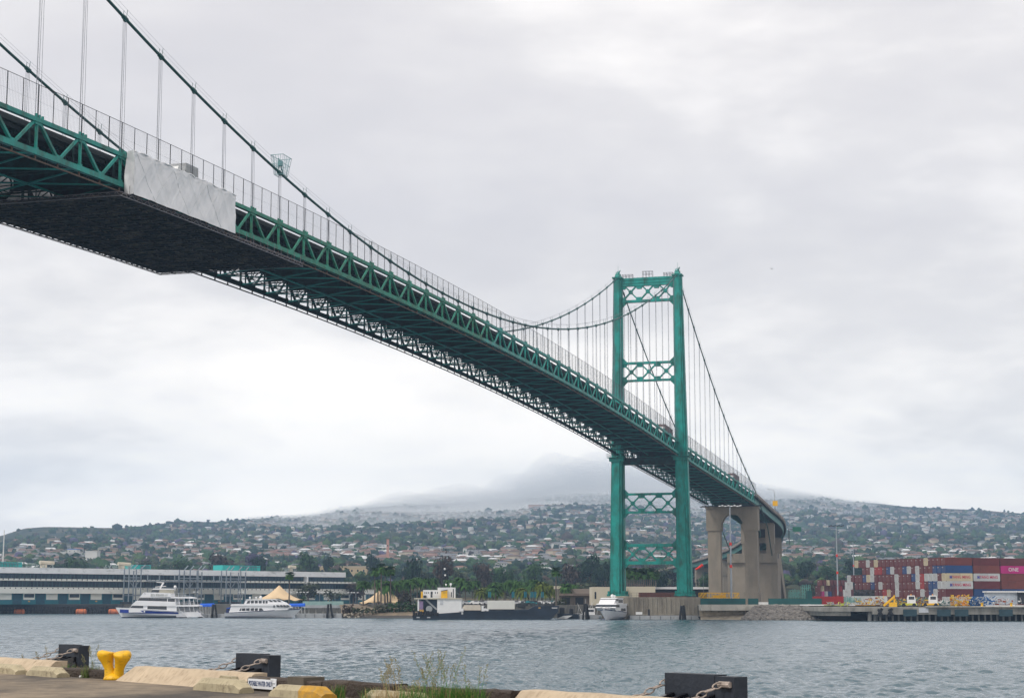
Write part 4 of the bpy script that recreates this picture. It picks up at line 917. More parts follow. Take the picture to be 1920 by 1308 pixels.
m = MB(); [m.bx(bx0-.22, bx0+.2+eps(.1), -3.86, -3.79, bz0-.4, bz0+eps(.15)+.35) for bx0, bz0 in [(cs([(785+q_*33, 368)])[0][0], cs([(785+q_*33, 368)])[0][1]) for q_ in range(10)]]; m.build('name_blocks', mat('name_grey', (.45, .46, .45)), cat)
m = MB(); m.prism([(-.45, 0), (0, .32), (.5, -.05), (0, .12)], (p[1][0], -3.82, p[1][1]), (1, 0, 0), (0, 0, 1), (0, 1, 0), .02); m.build('emblem', NAVY, cat)
m = MB(); m.prism([(-.3, -.3), (.3, -.3), (.2, .35), (-.1, .35)], (p[2][0], -4.36, p[2][1]), (1, 0, 0), (0, 0, 1), (0, 1, 0), .02); m.build('hull_emblem', WHITE, cat)
m = MB(); m.sphere((0, 0, 0), .3, 8, 5); 
# motor yachts
def yacht(loc, rz, sc, label):
    o = empty('motor_yacht', loc, rz, label, 'boat'); k = .02336
    f = lambda pts: [((x-650)*k, (522-y)*k) for x, y in pts]
    sp = lambda poly, hw, name, m_: sprism(poly, hw, name, m_, o, f)
    L = 1090*k; shy = lambda t: 3.2-1.5*t+.15*t*t
    m = MB(); hull(m, L, 6.2, shy, rake=.13, fl=.6, bowp=2.1); h = m.build('hull', WHITEB, o); h.rotation_euler = (0, 0, PI)
    m = MB(); stripe(m, L, 6.2, .02, .98, lambda t: shy(t)*.90, lambda t: shy(t)*.985, bowp=2.1, fl=.975); m.build('blue_stripe', NAVY, h)
    m = MB(); stripe(m, L, 6.2, .12, 1, lambda t: -.05, lambda t: .22, bowp=2.1, off=0, fl=.7); m.build('boot_top', NAVY, h)
    sp([(170, 440), (200, 350), (870, 350), (1055, 378), (1000, 405)], 2.7, 'main_cabin', WHITEB); 
    for a, b, c_, d in ((315, 335, 348, 340), (350, 355, 405, 405), (415, 415, 465, 465), (478, 480, 528, 528), (540, 540, 582, 582), (598, 602, 640, 668)): sp([(a, 418), (b, 382), (c_, 380), (d, 418)], 2.74, 'window', GLASS)
    sp([(185, 348), (205, 322), (380, 322), (900, 322), (1000, 325), (1060, 374), (900, 352)], 2.95, 'upper_deck', WHITEB)
    for a in (808, 845, 895, 940, 985): sp([(a, 338), (a+32, 334), (a+62, 362), (a+20, 366)] if a > 820 else [(a, 338), (a+20, 338), (a+20, 368), (a, 368)], 2.99, 'window', GLASS)
    sp([(378, 322), (408, 262), (720, 256), (880, 266), (975, 305), (1000, 325)], 2.3, 'pilothouse', WHITEB)
    for a in (425, 478, 535, 592, 650, 690): sp([(a-10, 315), (a+8, 276), (a+42, 274), (a+38, 313)] if a == 425 else [(a, 313), (a, 274), (a+42 if a < 650 else a+28, 274), (a+42 if a < 650 else a+28, 311)], 2.34, 'window', GLASS)
    for a in (725, 785, 845): sp([(a, 264), (a+38, 264), (a+75, 290), (a+35, 292)], 2.34, 'window', GLASS)
    sp([(390, 262), (420, 252), (800, 250), (890, 264)], 2.45, 'roof', WHITE)
    m = MB(); 
    for x, r in ((450, .36), (540, .3), (605, .55)): c = f([(x, 236)])[0]; m.sphere((c[0], 0, c[1]+r*.3), r, 10, 6); m.tube([(c[0], 0, c[1]-.6), (c[0], 0, c[1])], .1, 6)
    m.build('radomes', WHITE, o, smooth=True)
    sp([(130, 378), (180, 370), (200, 380), (130, 384)], 2.6, 'aft_awning', BLUE); sp([(130, 385), (172, 385), (160, 440), (120, 440)], 2.2, 'cockpit', NAVY)
    m = MB(); a_, b_ = f([(1000, 395), (1180, 383)]); rail(m, [(a_[0], -2.3, a_[1]), (b_[0]-.8, -.4, b_[1])], .8); rail(m, [(a_[0], 2.3, a_[1]), (b_[0]-.8, .4, b_[1])], .8); a_, b_ = f([(200, 322), (375, 322)]); rail(m, [(a_[0], -2.6, a_[1]), (b_[0], -2.6, b_[1])], .8); m.build('railing', ROPE, o)
    o.scale = (sc,)*3; return o
yacht((gx(494.6, 592), 592, 0), 0, 1, 'white motor yacht lying broadside right of the catamaran, bow to the right')
yacht((gx(1147, 541), 541, 0), R(180+76), 1.05, 'white motor yacht berthed bow first under the left tower leg')
# cargo barge
Yb = 548; kb = Yb*CT/F
bg = empty('cargo_vessel', (gx(912, Yb), Yb, 0), 0, 'dark navy landing barge with a white deckhouse and yellow funnel carrying trailers', 'ship')
NV = mat('barge_navy', (.008, .018, .035), .5, var=.4, scale=.3, stain=((.03, .04, .05), .5, .3, (1, 1, 3)))
bx_ = lambda px: (px-912)*kb; bz = lambda y: (1160.5-y)*kb
def bb(name, m_, pa, pb, ya, yb, y0=-5, y1=5, par=None): return MB().bx(bx_(pa), bx_(pb), y0, y1, bz(ya), bz(yb)).build(name, m_, par or bg)
m = MB(); m.prism([(bx_(777), -.3), (bx_(1030), -.3), (bx_(1046), bz(1146)), (bx_(1047), bz(1135)), (bx_(1002), bz(1136)), (bx_(990), bz(1142)), (bx_(860), bz(1147)), (bx_(775), bz(1153))], (0, -5.5, 0), (1, 0, 0), (0, 0, 1), (0, 1, 0), 11); m.build('hull', NV, bg)
m = MB()
for i in range(60): x = bx_(865+i*2.2); m.box((x, -5.55, bz(1149)+eps(.2)), (.14, .14, 1.0))
m.bx(bx_(862), bx_(1000), -5.62, -5.5, bz(1146.4), bz(1145.6)); m.build('bulwark_ribs', NV, bg)
dh = bb('deckhouse', WHITE, 821, 866, 1149.5, 1123); bb('roof_deck', mat('cream_cabin', (.5, .47, .38)), 778, 866, 1123, 1121, -5.3, 5.3); bb('side_post', WHITE, 784.5, 787.5, 1152, 1123); bb('dark_bay', mat('bay_shade', (.02, .035, .055), .6, var=.4), 791, 821, 1150, 1124, -4, 5)  # dark block fills the open bay, its shade put into the colour
m = MB(); m.tube([(bx_(806), -4.6, bz(1141)), (bx_(806), -4.1, bz(1141))], 1.0, 14); m.bar((bx_(800), -4.3, bz(1124)), (bx_(820), -4.3, bz(1142)), .5); m.build('winch_drum', mat('grey_winch', (.30, .32, .33)), bg)
bb('poster', mat('mauve_panel', (.22, .16, .28)), 788, 795, 1142, 1127, -5.1, -4.9); bb('poster', mat('amber_panel', (.5, .3, .08)), 788, 796, 1146.5, 1142.2, -5.1, -4.9)
m = MB()
for i in range(11): m.tube([(bx_(778+i*4.4), -5.6, bz(1153)), (bx_(778+i*4.4), -5.6, bz(1146.5)+eps(.4))], .35, 7)
m.build('tyre_posts', BLACK, bg); bb('vent_cover', mat('pale_grey', (.5, .52, .55)), 826, 832, 1133.5, 1125, -5.06, -4.95)
bb('white_chute', WHITE, 866, 870, 1151, 1140, -5.6, -4.2)
wh = bb('wheelhouse', WHITE, 794, 828, 1121, 1106, -3, 3); w2 = bb('upper_bridge', WHITE, 821, 854, 1121, 1101.5, -2.6, 2.6)
for px in (797.5, 801, 804.5, 817, 821): bb('window', GLASS, px-.7, px+.7, 1113, 1109.5, -3.04, -2.9, wh)
bb('door', GLASS, 808, 812, 1120, 1109, -3.04, -2.9, wh)
for px in (846, 849.5): bb('window', GLASS, px, px+1.8, 1120.5 if px > 848 else 1119, 1104 if px > 848 else 1110, -2.64, -2.5, w2)
m = MB(); [m.bar((bx_(p), -3.2, bz(1121)), (bx_(p), -3.2, bz(1115)), .08) for p in range(812, 828, 2)]; m.bar((bx_(810), -3.2, bz(1115)), (bx_(828), -3.2, bz(1115)), .08); m.build('railing', WHITE, bg)
m = MB(); m.prism([(bx_(828), bz(1121)), (bx_(839.5), bz(1121)), (bx_(839.5), bz(1106)), (bx_(828), bz(1108.5))], (0, -4, 0), (1, 0, 0), (0, 0, 1), (0, 1, 0), 2.2); fn = m.build('funnel', YELL, bg); m = MB(); m.bar((bx_(828), -2.9, bz(1108.3)), (bx_(839.5), -2.9, bz(1105.8)), 2.3, .2); m.build('funnel_cap', NAVY, fn)
m = MB(); m.bx(bx_(832), bx_(836), -4.05, -3.95, bz(1111.5), bz(1110.8)); m.build('funnel_mark', NAVY, fn)
bb('engine_vent', YELL, 790, 793.5, 1121, 1109, -3, 0); bb('locker', DARK, 795, 800, 1121, 1116, -4.5, -3); bb('locker', DARK, 857, 864, 1121, 1115, -3, -1)
m = MB(); X = bx_(829); m.tube([(X, 0, bz(1105)), (X, 0, bz(1041))], [.2, .1], 6)
for y in (1043, 1048, 1053, 1062, 1075): m.bar((X-1.1*(y < 1060)-.4, 0, bz(y)), (X+1.5*(y < 1055)+.6, 0, bz(y)), .12)
m.build('mast', DARK, bg); m = MB()
for px, y, r in ((833.5, 1067, .35), (834.5, 1078.5, .3), (836, 1096, .3), (845, 1095.5, .4)): m.sphere((bx_(px), 0, bz(y)), r, 8, 5)
m.tube([(bx_(845), 0, bz(1102)), (bx_(845), 0, bz(1096))], .1, 5); m.build('mast_domes', WHITE, bg, smooth=True)
m = MB(); [m.bx(bx_(1034+q_*1.3), bx_(1034.9+q_*1.3), -5.55, -5.49, bz(1140), bz(1138.3)) for q_ in range(8)]; m.build('bow_name_marks', WHITE, bg)
for px, y, w in ((786, 1156.5, 6), (805.5, 1156.5, 6)): m = MB(); m.bx(bx_(px-w/2), bx_(px+w/2), -5.56, -5.48, bz(y+1), bz(y-1)); m.build('stern_plate', mat('pale_grey', (.5, .52, .55)), bg)
bb('bow_plate', mat('amber_panel', (.5, .3, .08)), 1009, 1013, 1140, 1138, -5.6, -5.45)
m = MB()
for i in range(40): p = random.uniform(968, 1040); m.box((bx_(p), random.uniform(-4, 4), bz(1138)+random.uniform(0, 1.2)), (random.uniform(.2, 1.2), .6, random.uniform(.3, 1.6)))
m.build('deck_gear', mat('dark_gear', (.04, .045, .05), .7, var=.8, scale=.6), bg)
# cargo standing on the barge
def cargo(name, label, cat, pa, pb, ya, yb, m_, extra=None):
    o = empty(name, (bx_((pa+pb)/2)+bg.location.x, Yb-2.5, bz(ya)), 0, label, cat); w = (pb-pa)*kb/2; h = (ya-yb)*kb; MB().bx(-w, w, -1.3, 1.3, .9, h).build('body', m_, o)
    m = MB(); m.bx(-w, w, -.5, .5, .55, .88); [m.tube([(x, y-.15, .5), (x, y+.15, .5)], .5, 10) for x in (-w*.75, -w*.5, w*.7) for y in (-1.1, 1.1)]; m.build('running_gear', DARK, o); return o, w, h
cargo('semi_trailer', 'plain off white box trailer on the barge deck', 'trailer', 914, 965, 1147, 1125.5, mat('trailer_white', (.62, .62, .58), .5, var=.05, stain=((.45, .44, .4), .4, .3)))
o = empty('tank_truck', (bx_(890)+bg.location.x, Yb-3.5, bz(1150)), 0, 'cream tank truck with a white cab on the barge beside the deckhouse', 'truck'); m = MB(); m.prism([(-3.5, 1.1), (2, 1.1), (2, 2.0), (1.8, 2.7), (-3.1, 2.7), (-3.6, 2.0)], (0, -1.2, 0), (1, 0, 0), (0, 0, 1), (0, 1, 0), 2.4); m.build('tank', mat('tank_cream', (.58, .52, .44), .5), o)
m = MB(); m.prism([(2.2, .7), (4.4, .7), (4.4, 1.5), (3.4, 1.7), (3.0, 2.5), (2.2, 2.5)], (0, -1.1, 0), (1, 0, 0), (0, 0, 1), (0, 1, 0), 2.2); m.build('cab', WHITE, o); m = MB(); m.bx(-3.6, 4.4, -.6, .6, .6, 1.0); [m.tube([(x, y-.15, .5), (x, y+.15, .5)], .5, 10) for x in (-2.8, -1.6, 3.5) for y in (-1, 1)]; m.build('running_gear', DARK, o); MB().bx(2.9, 3.3, -1.14, 1.14, 1.7, 2.3).build('window', GLASS, o)
o = empty('ramp_barge', (gx(1066, 552), 552, 0), 0, 'low dark ramp barge moored between the cargo vessel and the pile cluster', 'barge'); m = MB(); m.prism([(-3.4, -.3), (3.4, -.3), (3.7, 1.6), (-3.6, 1.9)], (0, 0, 0), (1, 0, 0), (0, 0, 1), (0, 1, 0), 6); m.build('hull', NV, o); m = MB(); m.prism([(-3.8, .2), (-1.6, 1.1), (1.2, 1.2), (-.6, .2)], (0, -.6, 0), (1, 0, 0), (0, 0, 1), (0, 1, 0), .5); m.build('ramp', WD_ if 'WD_' in globals() else WHITE, o)
m = MB(); [m.bar((x, 1, 1.6), (x+eps(.5), 1, 3+abs(eps(2.2))), .14) for x in np.linspace(-3, 3, 12)]; m.bx(-2.8, -1.2, 2, 4, 1.7, 3.6); m.bx(.4, 1.6, 2, 4, 1.7, 3.2); m.build('deck_gear', DARK, o)
o = empty('fishing_boat', (gx(1101, 556), 556, 0), 0, 'small white fishing boat with rigging behind the pile cluster', 'boat'); m = MB(); hull(m, 9, 3, lambda t: 1.9-.7*t); m.build('hull', WHITEB, o); m = MB(); m.prism([(-1.5, 1.3), (2.4, 1.3), (2.3, 3.4), (-1.1, 3.5)], (0, -1.1, 0), (1, 0, 0), (0, 0, 1), (0, 1, 0), 2.2); c_ = m.build('cabin', WHITE, o); MB().bx(-1.0, 2.0, -1.13, -1.08, 2.3, 3.0).build('window', GLASS, c_); m = MB(); [m.bar((x, 0, 1.5), (x+dx, 0, z_), .08) for x, dx, z_ in ((-.5, 0, 6.3), (-.5, 2.6, 5.6), (2, -.6, 5.2), (-3, .4, 4), (3, .8, 5), (-1.5, -1.6, 5))]; m.build('rigging', WHITE, o)
# floating docks, gangways, pile clusters
WD_ = mat('dock_grey', (.36, .37, .38), .8, var=.15, scale=.5, stain=((.2, .17, .14), .6, .3))
def dock(px0, px1, Y, z1, label, d=3.5):
    o = empty('floating_dock', ((gx(px0, Y)+gx(px1, Y))/2, Y, 0), 0, label, 'dock'); w = (gx(px1, Y)-gx(px0, Y))/2; MB().bx(-w, w, 0, d, -.3, z1).build('pontoon', WD_, o); m = MB(); n = int(w*2/3.2)
    for i in range(n+1): m.box((-w+i*3.2, -.1, z1*.45), (.12, .12, z1*.8))
    m.build('rubbing_strips', DARK, o)
dock(372, 424, 603, 1.3, 'short floating dock between the catamaran and the white yacht'); dock(555, 641, 597, 1.5, 'long grey floating dock right of the white yacht'); dock(1180, 1313, 546, 1.2, 'low grey floating dock in front of the tower pier'); dock(1086, 1122, 549, 1.4, 'short floating dock left of the berthed yacht')
def piles(px, Y, z1, n, label, name='pile_cluster', w=.8):
    o = empty(name, (gx(px, Y), Y, 0), 0, label, 'mooring piles')
    for i in range(n): a = 2*PI*i/n; MB().tube([(w*math.cos(a)*1.3, w*math.sin(a), -.5), (w*.5*math.cos(a), w*.4*math.sin(a), z1-abs(eps(.5)))], .33, 8).build('pile', mat('tarred_piles', (.02, .02, .022)), o)
piles(1097.5, 546, 4.9, 5, 'black timber pile cluster left of the berthed yacht'); piles(1279, 543, 4.6, 5, 'black timber pile cluster in front of the near tower leg')
piles(1216, 547, 3.6, 1, 'single dark pile in front of the tower pier between the legs', w=.1); piles(538, 598, 4.2, 2, 'dark piles at the bow of the white yacht', w=.6); piles(401, 602, 4.6, 3, 'dark leaning piles between catamaran and yacht', w=.9)
piles(617, 596, 5.0, 3, 'dark leaning dolphin piles on the long floating dock', w=1.0)
for pa, pb, y, lb in ((376, 402, 1134, 'blue canvas awning over the gangway between catamaran and yacht'), (543, 572, 1134, 'blue canvas awning beyond the bow of the white yacht')):
    Y = 625; z = at(960, y, Y).z; o = empty('gangway_awning', ((gx(pa, Y)+gx(pb, Y))/2, Y, 0), 0, lb, 'awning'); w = (gx(pb, Y)-gx(pa, Y))/2; m = MB(); m.prism([(-1.3, 0), (-1.1, .7), (0, 1.1), (1.1, .7), (1.3, 0)], (-w, 0, z-.5), (0, 1, 0), (0, 0, 1), (1, 0, .02), 2*w); m.build('canvas', BLUE, o); m = MB(); [m.bar((x, y_, 1), (x, y_, z-.4), .1) for x in np.linspace(-w, w, 6) for y_ in (-1.2, 1.2)]; m.build('frame', WHITE, o)
o = empty('landing_pier', (gx(612, 640), 640, 0), 0, 'grey timber landing with glass windscreen right of the white yacht bow', 'pier'); m = MB(); W_ = gx(645, 640)-gx(612, 640); m.bx(-W_-2, W_, -2, 6, 3.2, 4.2); m.build('deck', WD_, o); m = MB(); [m.bar((x, -1, -1), (x+.4, -1, 3.3), .5) for x in np.linspace(-W_, W_, 6)]; m.build('posts', mat('pale_pile', (.30, .28, .25)), o); MB().bx(-W_-2, W_, -1.9, -1.8, 4.2, 5.6).build('windscreen', mat('glass_screen', (.25, .38, .36), .3), o)
# ------------------------------------------------------------------ tower pier and seawall
o = empty('tower_pier', (0, 0, 0), 0, 'stained concrete pier block under the green tower legs', 'pier'); PC = mat('stained_pier', (.26, .235, .19), .95, var=.15, scale=.2, stain=((.13, .11, .09), .35, .42, (1, 1, .2)), bump=.2, bscale=3)
m = MB(); m.bx(gx(1166, 550), gx(1313, 550), 550, 574, -1, 6.9); m.bx(gx(1143, 555), gx(1166, 555), 553, 574, -1, 6.9); m.build('block', PC, o); m = MB(); 
for x in np.arange(gx(1168, 549.8), gx(1312, 549.8), 1.45): m.bx(x, x+.5, 549.75, 549.99, .3, 6.6)
m.bx(gx(1180, 549.7), gx(1313, 549.7), 549.3, 549.99, 1.3, 1.7); m.build('sheet_ribs', PC, o); MB().bx(gx(1192, 549), gx(1204, 549), 549.1, 549.25, 1.5, 2.3).build('notice_board', WHITE, o)
m = MB(); rail(m, [(gx(1166, 550), 550.5, 6.9), (gx(1313, 550), 550.5, 6.9)], 1.3, 1.5); m.build('railing', DARK, o)
def lblk(name, label, cat, pa, pb, yt, Y, z0, dep, m_, roof=None, y0b=None):
    zt_ = at(960, yt, Y).z; o = empty(name, ((gx(pa, Y)+gx(pb, Y))/2, Y, 0), 0, label, cat); w = (gx(pb, Y)-gx(pa, Y))/2; zb_ = z0 if y0b is None else at(960, y0b, Y).z; MB().bx(-w, w, 0, dep, zb_, zt_).build('wall', m_, o)
    if roof: MB().bx(-w-.4, w+.4, -.5, dep+.4, zt_+.01, zt_+.5).build('roof', roof, o)
    return o, w, zb_, zt_
TAN = mat('tan_stucco', (.42, .36, .27), .9, var=.08, scale=.2); BRN = mat('brown_wall', (.17, .13, .105), .9, var=.15, scale=.3); CRW = mat('cream_wall', (.55, .50, .39), .9, var=.06, scale=.2, stain=((.4, .36, .28), .2, .3)); BRK = mat('brick_red', (.14, .055, .04), .85, var=.15, scale=.4)
o, w, a_, b_ = lblk('warehouse', 'low brown warehouse with a darker canopy, right of the barge bow', 'building', 1048, 1112, 1103, 640, 4.3, 25, mat('taupe_wall', (.24, .20, .17), .9, var=.1, scale=.3), None)
MB().bx(-w, w, -2.5, -.02, 7.6, 8.4).build('canopy', BRN, o); MB().bx(-w+1, w-14, 3, 14, b_, b_+1.0).build('roof_parapet', CRW, o); m = MB(); [m.bx(x, x+3, -.1, .01, 4.4, 7) for x in np.arange(-w+1, w-4, 5)]; m.build('doors', DARK, o)
o, w, a_, b_ = lblk('warehouse', 'cream warehouse block behind the left tower leg and berthed yacht', 'building', 1110, 1176, 1099.5, 610, 4.3, 20, CRW); MB().bx(-w+.9, -w+1.5, -.06, .01, 6.4, 8.8).build('window', GLASS, o)
lblk('warehouse', 'low cream warehouse seen between the tower legs', 'building', 1172, 1229, 1099, 612, 4.3, 20, CRW, None)
o, w, a_, b_ = lblk('storage_shed', 'brick red long container shed between the tower legs on the pier', 'shed', 1199, 1287, 1110, 578, 6.9, 4, BRK); m = MB(); [m.bx(x, x+.12, -.1, .01, 6.95, b_-.1) for x in np.arange(-w+.5, w, 1.1)]; m.build('ribs', BRK, o)
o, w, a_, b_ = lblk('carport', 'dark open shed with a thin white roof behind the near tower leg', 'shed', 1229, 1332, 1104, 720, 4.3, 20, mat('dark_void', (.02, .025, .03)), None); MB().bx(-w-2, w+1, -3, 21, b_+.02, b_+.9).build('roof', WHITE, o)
# seawall and green screen fence
o = empty('seawall', (0, 0, 0), 0, 'pale concrete seawall under the green screen fence', 'wall'); m = MB(); m.bx(gx(1313.5, 540), gx(1540, 540), 538, 545.5, 2.8, 4.6); m.build('cap', CONCL, o); m = MB(); m.bx(gx(1313.5, 541), gx(1420, 541), 541, 545, -1, 2.78); m.build('footing', mat('tan_rock_bank', (.33, .28, .21), .95, var=.3, scale=.5, stain=((.15, .13, .1), .6, .4)), o)
GRN = mat('green_screen', (.012, .075, .075), .8, var=.25, scale=.3)
for pa, pb, lb in ((1313.5, 1398, 'dark green screen fence right of the tower pier'), (1403, 1422, 'green screen fence sagging above the start of the rock slope'), (1441, 1541, 'dark green screen fence above the rock slope')):
    o = empty('screen_fence', (0, 0, 0), 0, lb, 'fence'); MB().bx(gx(pa, 541), gx(pb, 541), 541, 541.1, 4.6, 6.45).build('screen', GRN, o); m = MB(); [m.bar((x, 541.2, 4.6), (x, 541.2, 6.6), .1) for x in np.arange(gx(pa, 541), gx(pb, 541), 2.4)]; m.build('posts', DARK, o)
lblk('concrete_barrier', 'white concrete barrier in the gap of the green screen fence', 'barrier', 1422, 1441, 1128, 543, 4.3, 1, WHITE); lblk('concrete_barrier', 'long low white barrier wall on the right quay apron', 'barrier', 1500, 1656, 1132.5, 533, 4.3, .6, WHITE)
def rocks():
    m = MB(); random.seed(3)
    for i in range(1500):
        px = random.uniform(1392, 1546); t = random.random(); y = 1139+23.5*t
        if px < 1420: y = 1139+23.5*max(t, 1-(px-1392)/28)
        if px > 1530: y = 1139+23.5*max(t, (px-1530)/24)
        T_ = (y-1139)/23.5; Y = 539-T_*19; z = 4.2*(1-T_)**.9; r = random.uniform(.35, .9); X = gx(px, Y); vs = []
        bm = bmesh.new(); bmesh.ops.create_icosphere(bm, subdivisions=1, radius=r)
        S3 = Vector((random.uniform(.7, 1.3), random.uniform(.7, 1.3), random.uniform(.5, .9))); vs = [(v.co.x*S3.x*random.uniform(.75, 1.15)+X, v.co.y*S3.y+Y, v.co.z*S3.z*random.uniform(.8, 1.2)+z) for v in bm.verts]; fs = [tuple(v.index for v in f.verts) for f in bm.faces]; bm.free(); m.add(vs, fs)
    tag(m.build('rock_slope', mat('riprap', (.17, .155, .14), .95, var=.55, scale=.9, stain=((.06, .055, .05), .8, .4))), 'grey riprap rock slope below the green screen fence', 'rocks', kind='stuff')
    m = MB(); vs = [(gx(1313, 545), 545, 2.2), (gx(1545, 545), 545, 4.0), (gx(1552, 518), 518, -1), (gx(1395, 524), 524, -1), (gx(1313, 535), 535, -.5)]; m.add(vs, [(0, 1, 2, 3, 4)]); tag(m.build('bank', mat('tan_rock_bank', (.33, .28, .21))), 'earth bank under the rocks', 'bank', kind='structure')
rocks(); random.seed(21)
# low bank with rocks and hedge in front of the palms
m = MB(); m.add([(gx(642, 597), 597, .15), (gx(700, 589.5), 589.5, .05), (gx(800, 583.5), 583.5, .0), (gx(800, 587.8), 587.8, .85), (gx(700, 593), 593, .85), (gx(642, 599), 599, .8)], [(0, 1, 4, 5), (1, 2, 3, 4)]); tag(m.build('tide_line', mat('wet_mud', (.045, .04, .034), .7, var=.4, scale=.8)), 'dark wet tide line along the foot of the bank', 'bank', kind='structure')
m = MB(); pts = [(gx(640, 640), 640, 4.3), (gx(645, 603), 603, 0), (gx(700, 594), 594, -.2), (gx(790, 585), 585, -.2), (gx(800, 640), 640, 4.3)]; m.add([(gx(636, 640), 640, 4.5), (gx(800, 640), 640, 4.5), (gx(800, 600), 600, 3.2), (gx(800, 585), 585, -.5), (gx(700, 590), 590, -.5), (gx(640, 598), 598, -.5), (gx(640, 606), 606, 2.6), (gx(700, 602), 602, 3.2)], [(0, 1, 2, 7, 6), (7, 2, 3, 4), (6, 7, 4, 5)]); tag(m.build('bank', mat('dry_bank', (.20, .15, .10), .95, var=.4, scale=.5, stain=((.10, .085, .06), .6, .45)),), 'dry earth bank at the waterline below the palms', 'bank', kind='structure')
m = MB()
for i in range(220): t = random.random(); px = random.uniform(645, 778); Y = 604-12*t; z = 3.0*(1-t); m.sphere((gx(px, Y), Y, z), random.uniform(.2, .6), 6, 4, .7)
tag(m.build('bank_rocks', mat('pale_rock', (.33, .29, .235), .9, var=.4, scale=.7)), 'scattered pale rocks on the dry bank below the palms', 'rocks', kind='stuff')
sb = empty('small_boat', (gx(1323, 542), 542, .2), 0, 'tiny dark inflatable workboat at the right end of the low dock', 'boat'); m = MB(); hull(m, 5, 2, lambda t: .8-.2*t); m.build('hull', BLACK, sb); MB().bx(-.6, .8, -.5, .5, .5, 1.3).build('console', mat('pale_grey', (.5, .52, .55)), sb)
# ------------------------------------------------------------------ tall masts, windsock, yellow frames
def mast(px, yb, ytop, Y, label, bands, arm=3.2, thick=.28):
    b = at(px, yb, Y); h = at(px, ytop, Y).z-b.z; o = empty('light_mast', b, 0, label, 'light mast', 'tall lighting masts'); MB().tube([(0, 0, -1), (0, 0, h)], [thick, thick*.5], 8).build('pole', mat('mast_steel', (.30, .33, .37), .4), o)
    m = MB(); m.bar((-arm, 0, h), (arm, 0, h), .16); m.build('crossarm', DARK if arm < 3.3 else WHITE, o)
    for i in range(8): x = -arm+i*2*arm/7; MB().box((x, -.2, h-.05+.18*(i % 2)), (.55, .5, .3)).build('floodlight', WHITE if arm > 3.3 else DARK, o)
    for y in bands: z = at(px, y, Y).z-b.z; MB().tube([(0, 0, z-.45), (0, 0, z+.45)], thick*1.25, 8).build('red_band', RED, o)
    return o
mast(1371.5, 1120, 948, 552, 'tall light mast with red bands standing in front of the concrete end pier', (1019, 1061), 3.35, .34); mast(1571, 1110, 985.5, 640, 'tall light mast with red bands left of the container stacks', (1041, 1073), 2.6, .3); mast(1601, 1080, 1015, 900, 'slimmer light mast just behind the left edge of the container stack', (1060,), 3, .3)
o = empty('windsock', (gx(1305, 620), 620, 4.3), 0, 'bright red windsock between the near tower leg and the end pier', 'windsock'); z = at(960, 1066, 620).z-4.3; m = MB(); m.tube([(0, 0, z-.2), (1.3, 0, z+.55), (2.6, 0, z+1.5)], [.28, .40, .5], 10); m.build('sock', mat('windsock_red', (.85, .04, .02), .7), o); MB().tube([(2.7, 0, 0), (2.7, 0, z+1.9)], .06, 6).build('pole', ROPE, o)
pl_ = empty('white_mast', (gx(2.5, 900), 900, 4), 0, 'thin white mast rising at the left edge behind the terminal', 'mast'); MB().tube([(0, 0, 0), (0, 0, at(2, 993, 900).z-4)], [.7, .2], 8).build('pole', mat('mast_white', (.6, .6, .58)), pl_)
o = empty('lifting_gear', (gx(1349, 556), 556, 4.6), 0, 'long yellow steel lifting frame behind the green fence by the tower', 'frame'); m = MB(); w = gx(1386, 556)-gx(1349, 556)
for y in (0, 3):
    for z in (2.1, 3.6): m.bar((-w, y, z), (w, y, z), .22)
    for i in range(13): x = -w+i*2*w/12; m.bar((x, y, 2.1), (x, y, 3.6), .14); 
    for i in (0, 1, 6, 7, 11): x = -w+i*2*w/12; m.bar((x, y, 2.1), (x+w/6, y, 3.6), .2)
m.bx(-w*.3, w*.35, .1, 2.8, 2.2, 2.9); m.bar((-w, 0, 0), (-w, 0, 2), .3); m.bar((w, 0, 0), (w, 0, 2), .3); m.bar((0, 0, 0), (0, 0, 2), .3); m.build('frame', YELL, o)
def scaf(px0, px1, y0, y1, Y, label, m_, n=40):
    o = empty('steel_scaffold', (gx((px0+px1)/2, Y), Y, 0), 0, label, 'scaffold'); w = (gx(px1, Y)-gx(px0, Y))/2; za, zb_ = at(960, y0, Y).z, at(960, y1, Y).z; m = MB()
    for x in np.linspace(-w, w, 5):
        for y in (0, 3): m.bar((x, y, za), (x, y, zb_+eps(.6)), .14)
    for z in np.linspace(za+.6, zb_, 5): m.bar((-w, 0, z), (w, 0, z), .12); m.bar((-w, 3, z), (w, 3, z), .12)
    for i in range(n//4): a = random.uniform(-w, w*.6); z = random.uniform(za, zb_-1); m.bar((a, 0, z), (a+w*.5, 0, z+(zb_-za)*.25), .12)
    m.build('frame', m_, o)
AQ = mat('aqua_steel', (.10, .30, .27), .6, var=.2); scaf(1505, 1520, 1121, 1097, 600, 'aqua steel scaffold tower left of the red container', AQ); scaf(1482, 1500, 1121, 1106, 598, 'low aqua steel scaffold right of the anchor block', AQ); scaf(1586, 1613, 1130, 1120, 540, 'pale aqua frames in front of the white trailers', AQ)
lblk('dark_cabinet', 'tall dark green cabinet beside the aqua scaffold', 'cabinet', 1514, 1523, 1107, 570, 4.3, 3, GRN)
